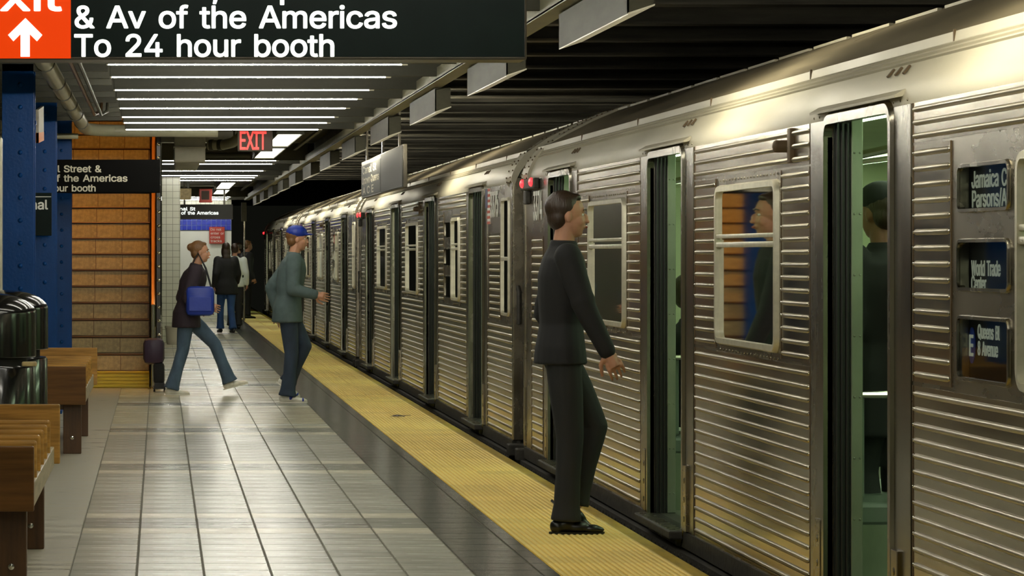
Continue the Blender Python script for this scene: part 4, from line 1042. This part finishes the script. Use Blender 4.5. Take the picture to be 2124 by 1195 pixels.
    if hair_kind == 'long': HH((-.07, 0, -.07), (.05, .085, .10)); HH((-.085, 0, -.15), (.04, .08, .09)); HH((-.02, .07, -.05), (.04, .022, .09)); HH((-.02, -.07, -.05), (.04, .022, .09))
    if hair_kind == 'bun': HH((-.11, 0, .06), (.045, .045, .045))
    ho = bake(b, 'hair', mt['hair'], .009, 2, body)
    if cap:
        b = MB(); HH((-.012, 0, .072), (.108, .09, .075)); HH((.10, 0, .052), (.065, .066, .010)); bake(b, 'cap', cap, .008, 2, body)
    # face details
    b = MB(); b2 = MB()
    for q in (-1, 1):
        b.ell(C + R @ (Vector((.0690, q * .028, .008)) * k), (.010 * k, .014 * k, .0075 * k), 10, 8); b2.ell(C + R @ (Vector((.0765, q * .028, .008)) * k), (.0035 * k, .0055 * k, .0055 * k), 8, 6)
        b3 = MB(); b3.tube([C + R @ (Vector((.091, q * .012, .032)) * k), C + R @ (Vector((.088, q * .028, .038)) * k), C + R @ (Vector((.074, q * .048, .032)) * k)], .0035 * k, 6); b3.build('eyebrow', mt['hair'], body)
    eo = b.build('eyes', 'eye', body, smooth=2); b2.build('pupils', 'iris', eo, smooth=2)
    b = MB(); b.ell(C + R @ (Vector((.093, 0, -.056)) * k), (.009 * k, .023 * k, .007 * k), 12, 8, rot=R); b.build('lips', 'lip', body, smooth=2)
    tag(body, lab, 'person', group)
    return body
# foreground man stepping towards the second door, faces +x
pA = dict(lean=.03, hip=(-.04, 0, .95), legL=[(.15, .085, .55), (.05, .09, .17)], legR=[(.0, -.075, .50), (-.02, -.08, .095)],
          armL=[(-.09, .24, 1.14), (.03, .25, .92)], armR=[(.06, -.22, 1.17), (.17, -.24, .95)], toeL=(.75, 0, -.66), curl=.6)
person('person', 'man in black shirt and dark trousers stepping across the yellow strip to the train', (2.19, 16.03, 0), 0, 1.80, pA, dict(shoe='shoe_black', skin='skin'), voxel=.010, hem=.082)
# man in teal jacket and cap
pB = dict(lean=.12, hip=(-.02, 0, .93), legL=[(.16, .085, .56), (.0, .09, .22)], legR=[(.02, -.08, .49), (-.02, -.08, .095)],
          armL=[(-.17, .24, 1.14), (-.10, .26, .90)], armR=[(.02, -.26, 1.13), (.24, -.27, 1.08)], toeL=(.8, 0, -.6), curl=.5)
person('person', 'man in teal-grey jacket, blue cap and dark jeans striding beside the yellow strip', (px(600, 30), 30, 0), 0, 1.76, pB,
       dict(top='teal', legs='jeans_dark', shoe='shoe_white', trim='shoe_blue', sole='shoe_white', skin='skin', hair='hair_brown'), cap='bag_blue', jacket_len=.06, bulk=1.12, hem=.095)
# woman with the blue bag
pC = dict(lean=.20, hip=(.10, 0, .90), legL=[(.42, .08, .56), (.58, .08, .16)], legR=[(.06, -.075, .50), (-.06, -.08, .09)],
          armL=[(.05, .22, 1.08), (.25, .20, .98)], armR=[(.12, -.24, 1.08), (.34, -.22, 1.00)], toeL=(.95, 0, .25))
w = person('person', 'woman in plum jacket and blue jeans walking with a blue shoulder bag', (px(368, 31.7), 31.7, 0), 0, 1.66, pC,
       dict(top='plum', legs='jeans', shoe='shoe_white', sole='shoe_white', hair='hair_brown'), female=True, hair_kind='bun', jacket_len=.08, bulk=1.18, hem=.095)
e = empty('shoulder_bag', (px(415, 31.5), 31.45, .84))
MB().bbox(-.15, .15, -.07, .07, 0, .31, .05).build('bag_body', 'bag_blue', e, smooth=True)
MB().tube([(-.12, 0, .29), (-.10, .06, .5), (-.02, .16, .66), (.06, .1, .5), (.12, 0, .29)], .011, 6).build('strap', 'black_cloth', e, smooth=True)
MB().bbox(-.12, .12, -.082, -.068, .05, .2, .005).build('front_pocket', 'bag_blue', e)
tag(e, 'royal blue shoulder bag carried by the woman in the plum jacket', 'bag')
# people farther back
st_ = dict(lean=.03, hip=(0, 0, .93), legL=[(.06, .085, .50), (-.04, .09, .10)], legR=[(.02, -.08, .49), (.0, -.08, .095)], armL=[(-.02, .24, 1.14), (.08, .25, .92)], armR=[(-.02, -.24, 1.14), (.08, -.25, .92)])
wk = dict(lean=.08, hip=(0, 0, .92), legL=[(.16, .085, .52), (.14, .09, .12)], legR=[(-.02, -.08, .49), (-.2, -.08, .12)], armL=[(-.12, .24, 1.14), (-.02, .25, .92)], armR=[(.06, -.24, 1.14), (.2, -.25, .98)])
person('person', 'dark-haired woman seen from behind in black jacket and bright blue jeans', (px(470, 55.5), 55.5, 0), PI / 2 + .2, 1.70, wk, dict(legs='jeans_bright', top='black_cloth', shoe='shoe_black'), voxel=.02, female=True, hair_kind='long', bulk=1.15, jacket_len=.1)
person('person', 'person in white top just behind the dark-haired woman', (px(487, 59), 59, 0), PI / 2, 1.68, st_, dict(legs='charcoal', top='white_cloth'), voxel=.02)
person('person', 'person in dark coat and black trousers at the edge of the far platform', (px(511, 68.5), 68.5, 0), .3, 1.78, st_, dict(legs='black_cloth', top='charcoal', hair='hair_brown'), voxel=.022, bulk=1.2, jacket_len=.1)
person('person', 'distant standing person in black between the white-topped person and the signal post', (px(498, 72), 72.5, 0), PI, 1.74, st_, dict(legs='charcoal', top='plum'), voxel=.022, bulk=1.1)
# passengers inside the near car
person('person', 'man in black coat and dark cap standing inside the nearest open train door', (X0 + .42, 13.0, .05), PI / 2 + .5, 1.74, st_, dict(legs='charcoal', top='black_cloth', skin='skin_dark'), voxel=.013, bulk=1.25, jacket_len=.2, cap='black_cloth')
sit = dict(lean=-.05, hip=(-.05, 0, .52), legL=[(.40, .10, .50), (.38, .10, .10)], legR=[(.40, -.10, .50), (.40, -.10, .10)], armL=[(.08, .24, .76), (.28, .12, .66)], armR=[(.08, -.24, .76), (.28, -.12, .66)])
person('person', 'seated passenger glimpsed through the second open train door', (X0 + .42, 17.35, .05), 0, 1.72, sit, dict(legs='jeans_dark', top='charcoal', skin='skin_dark'), voxel=.014)
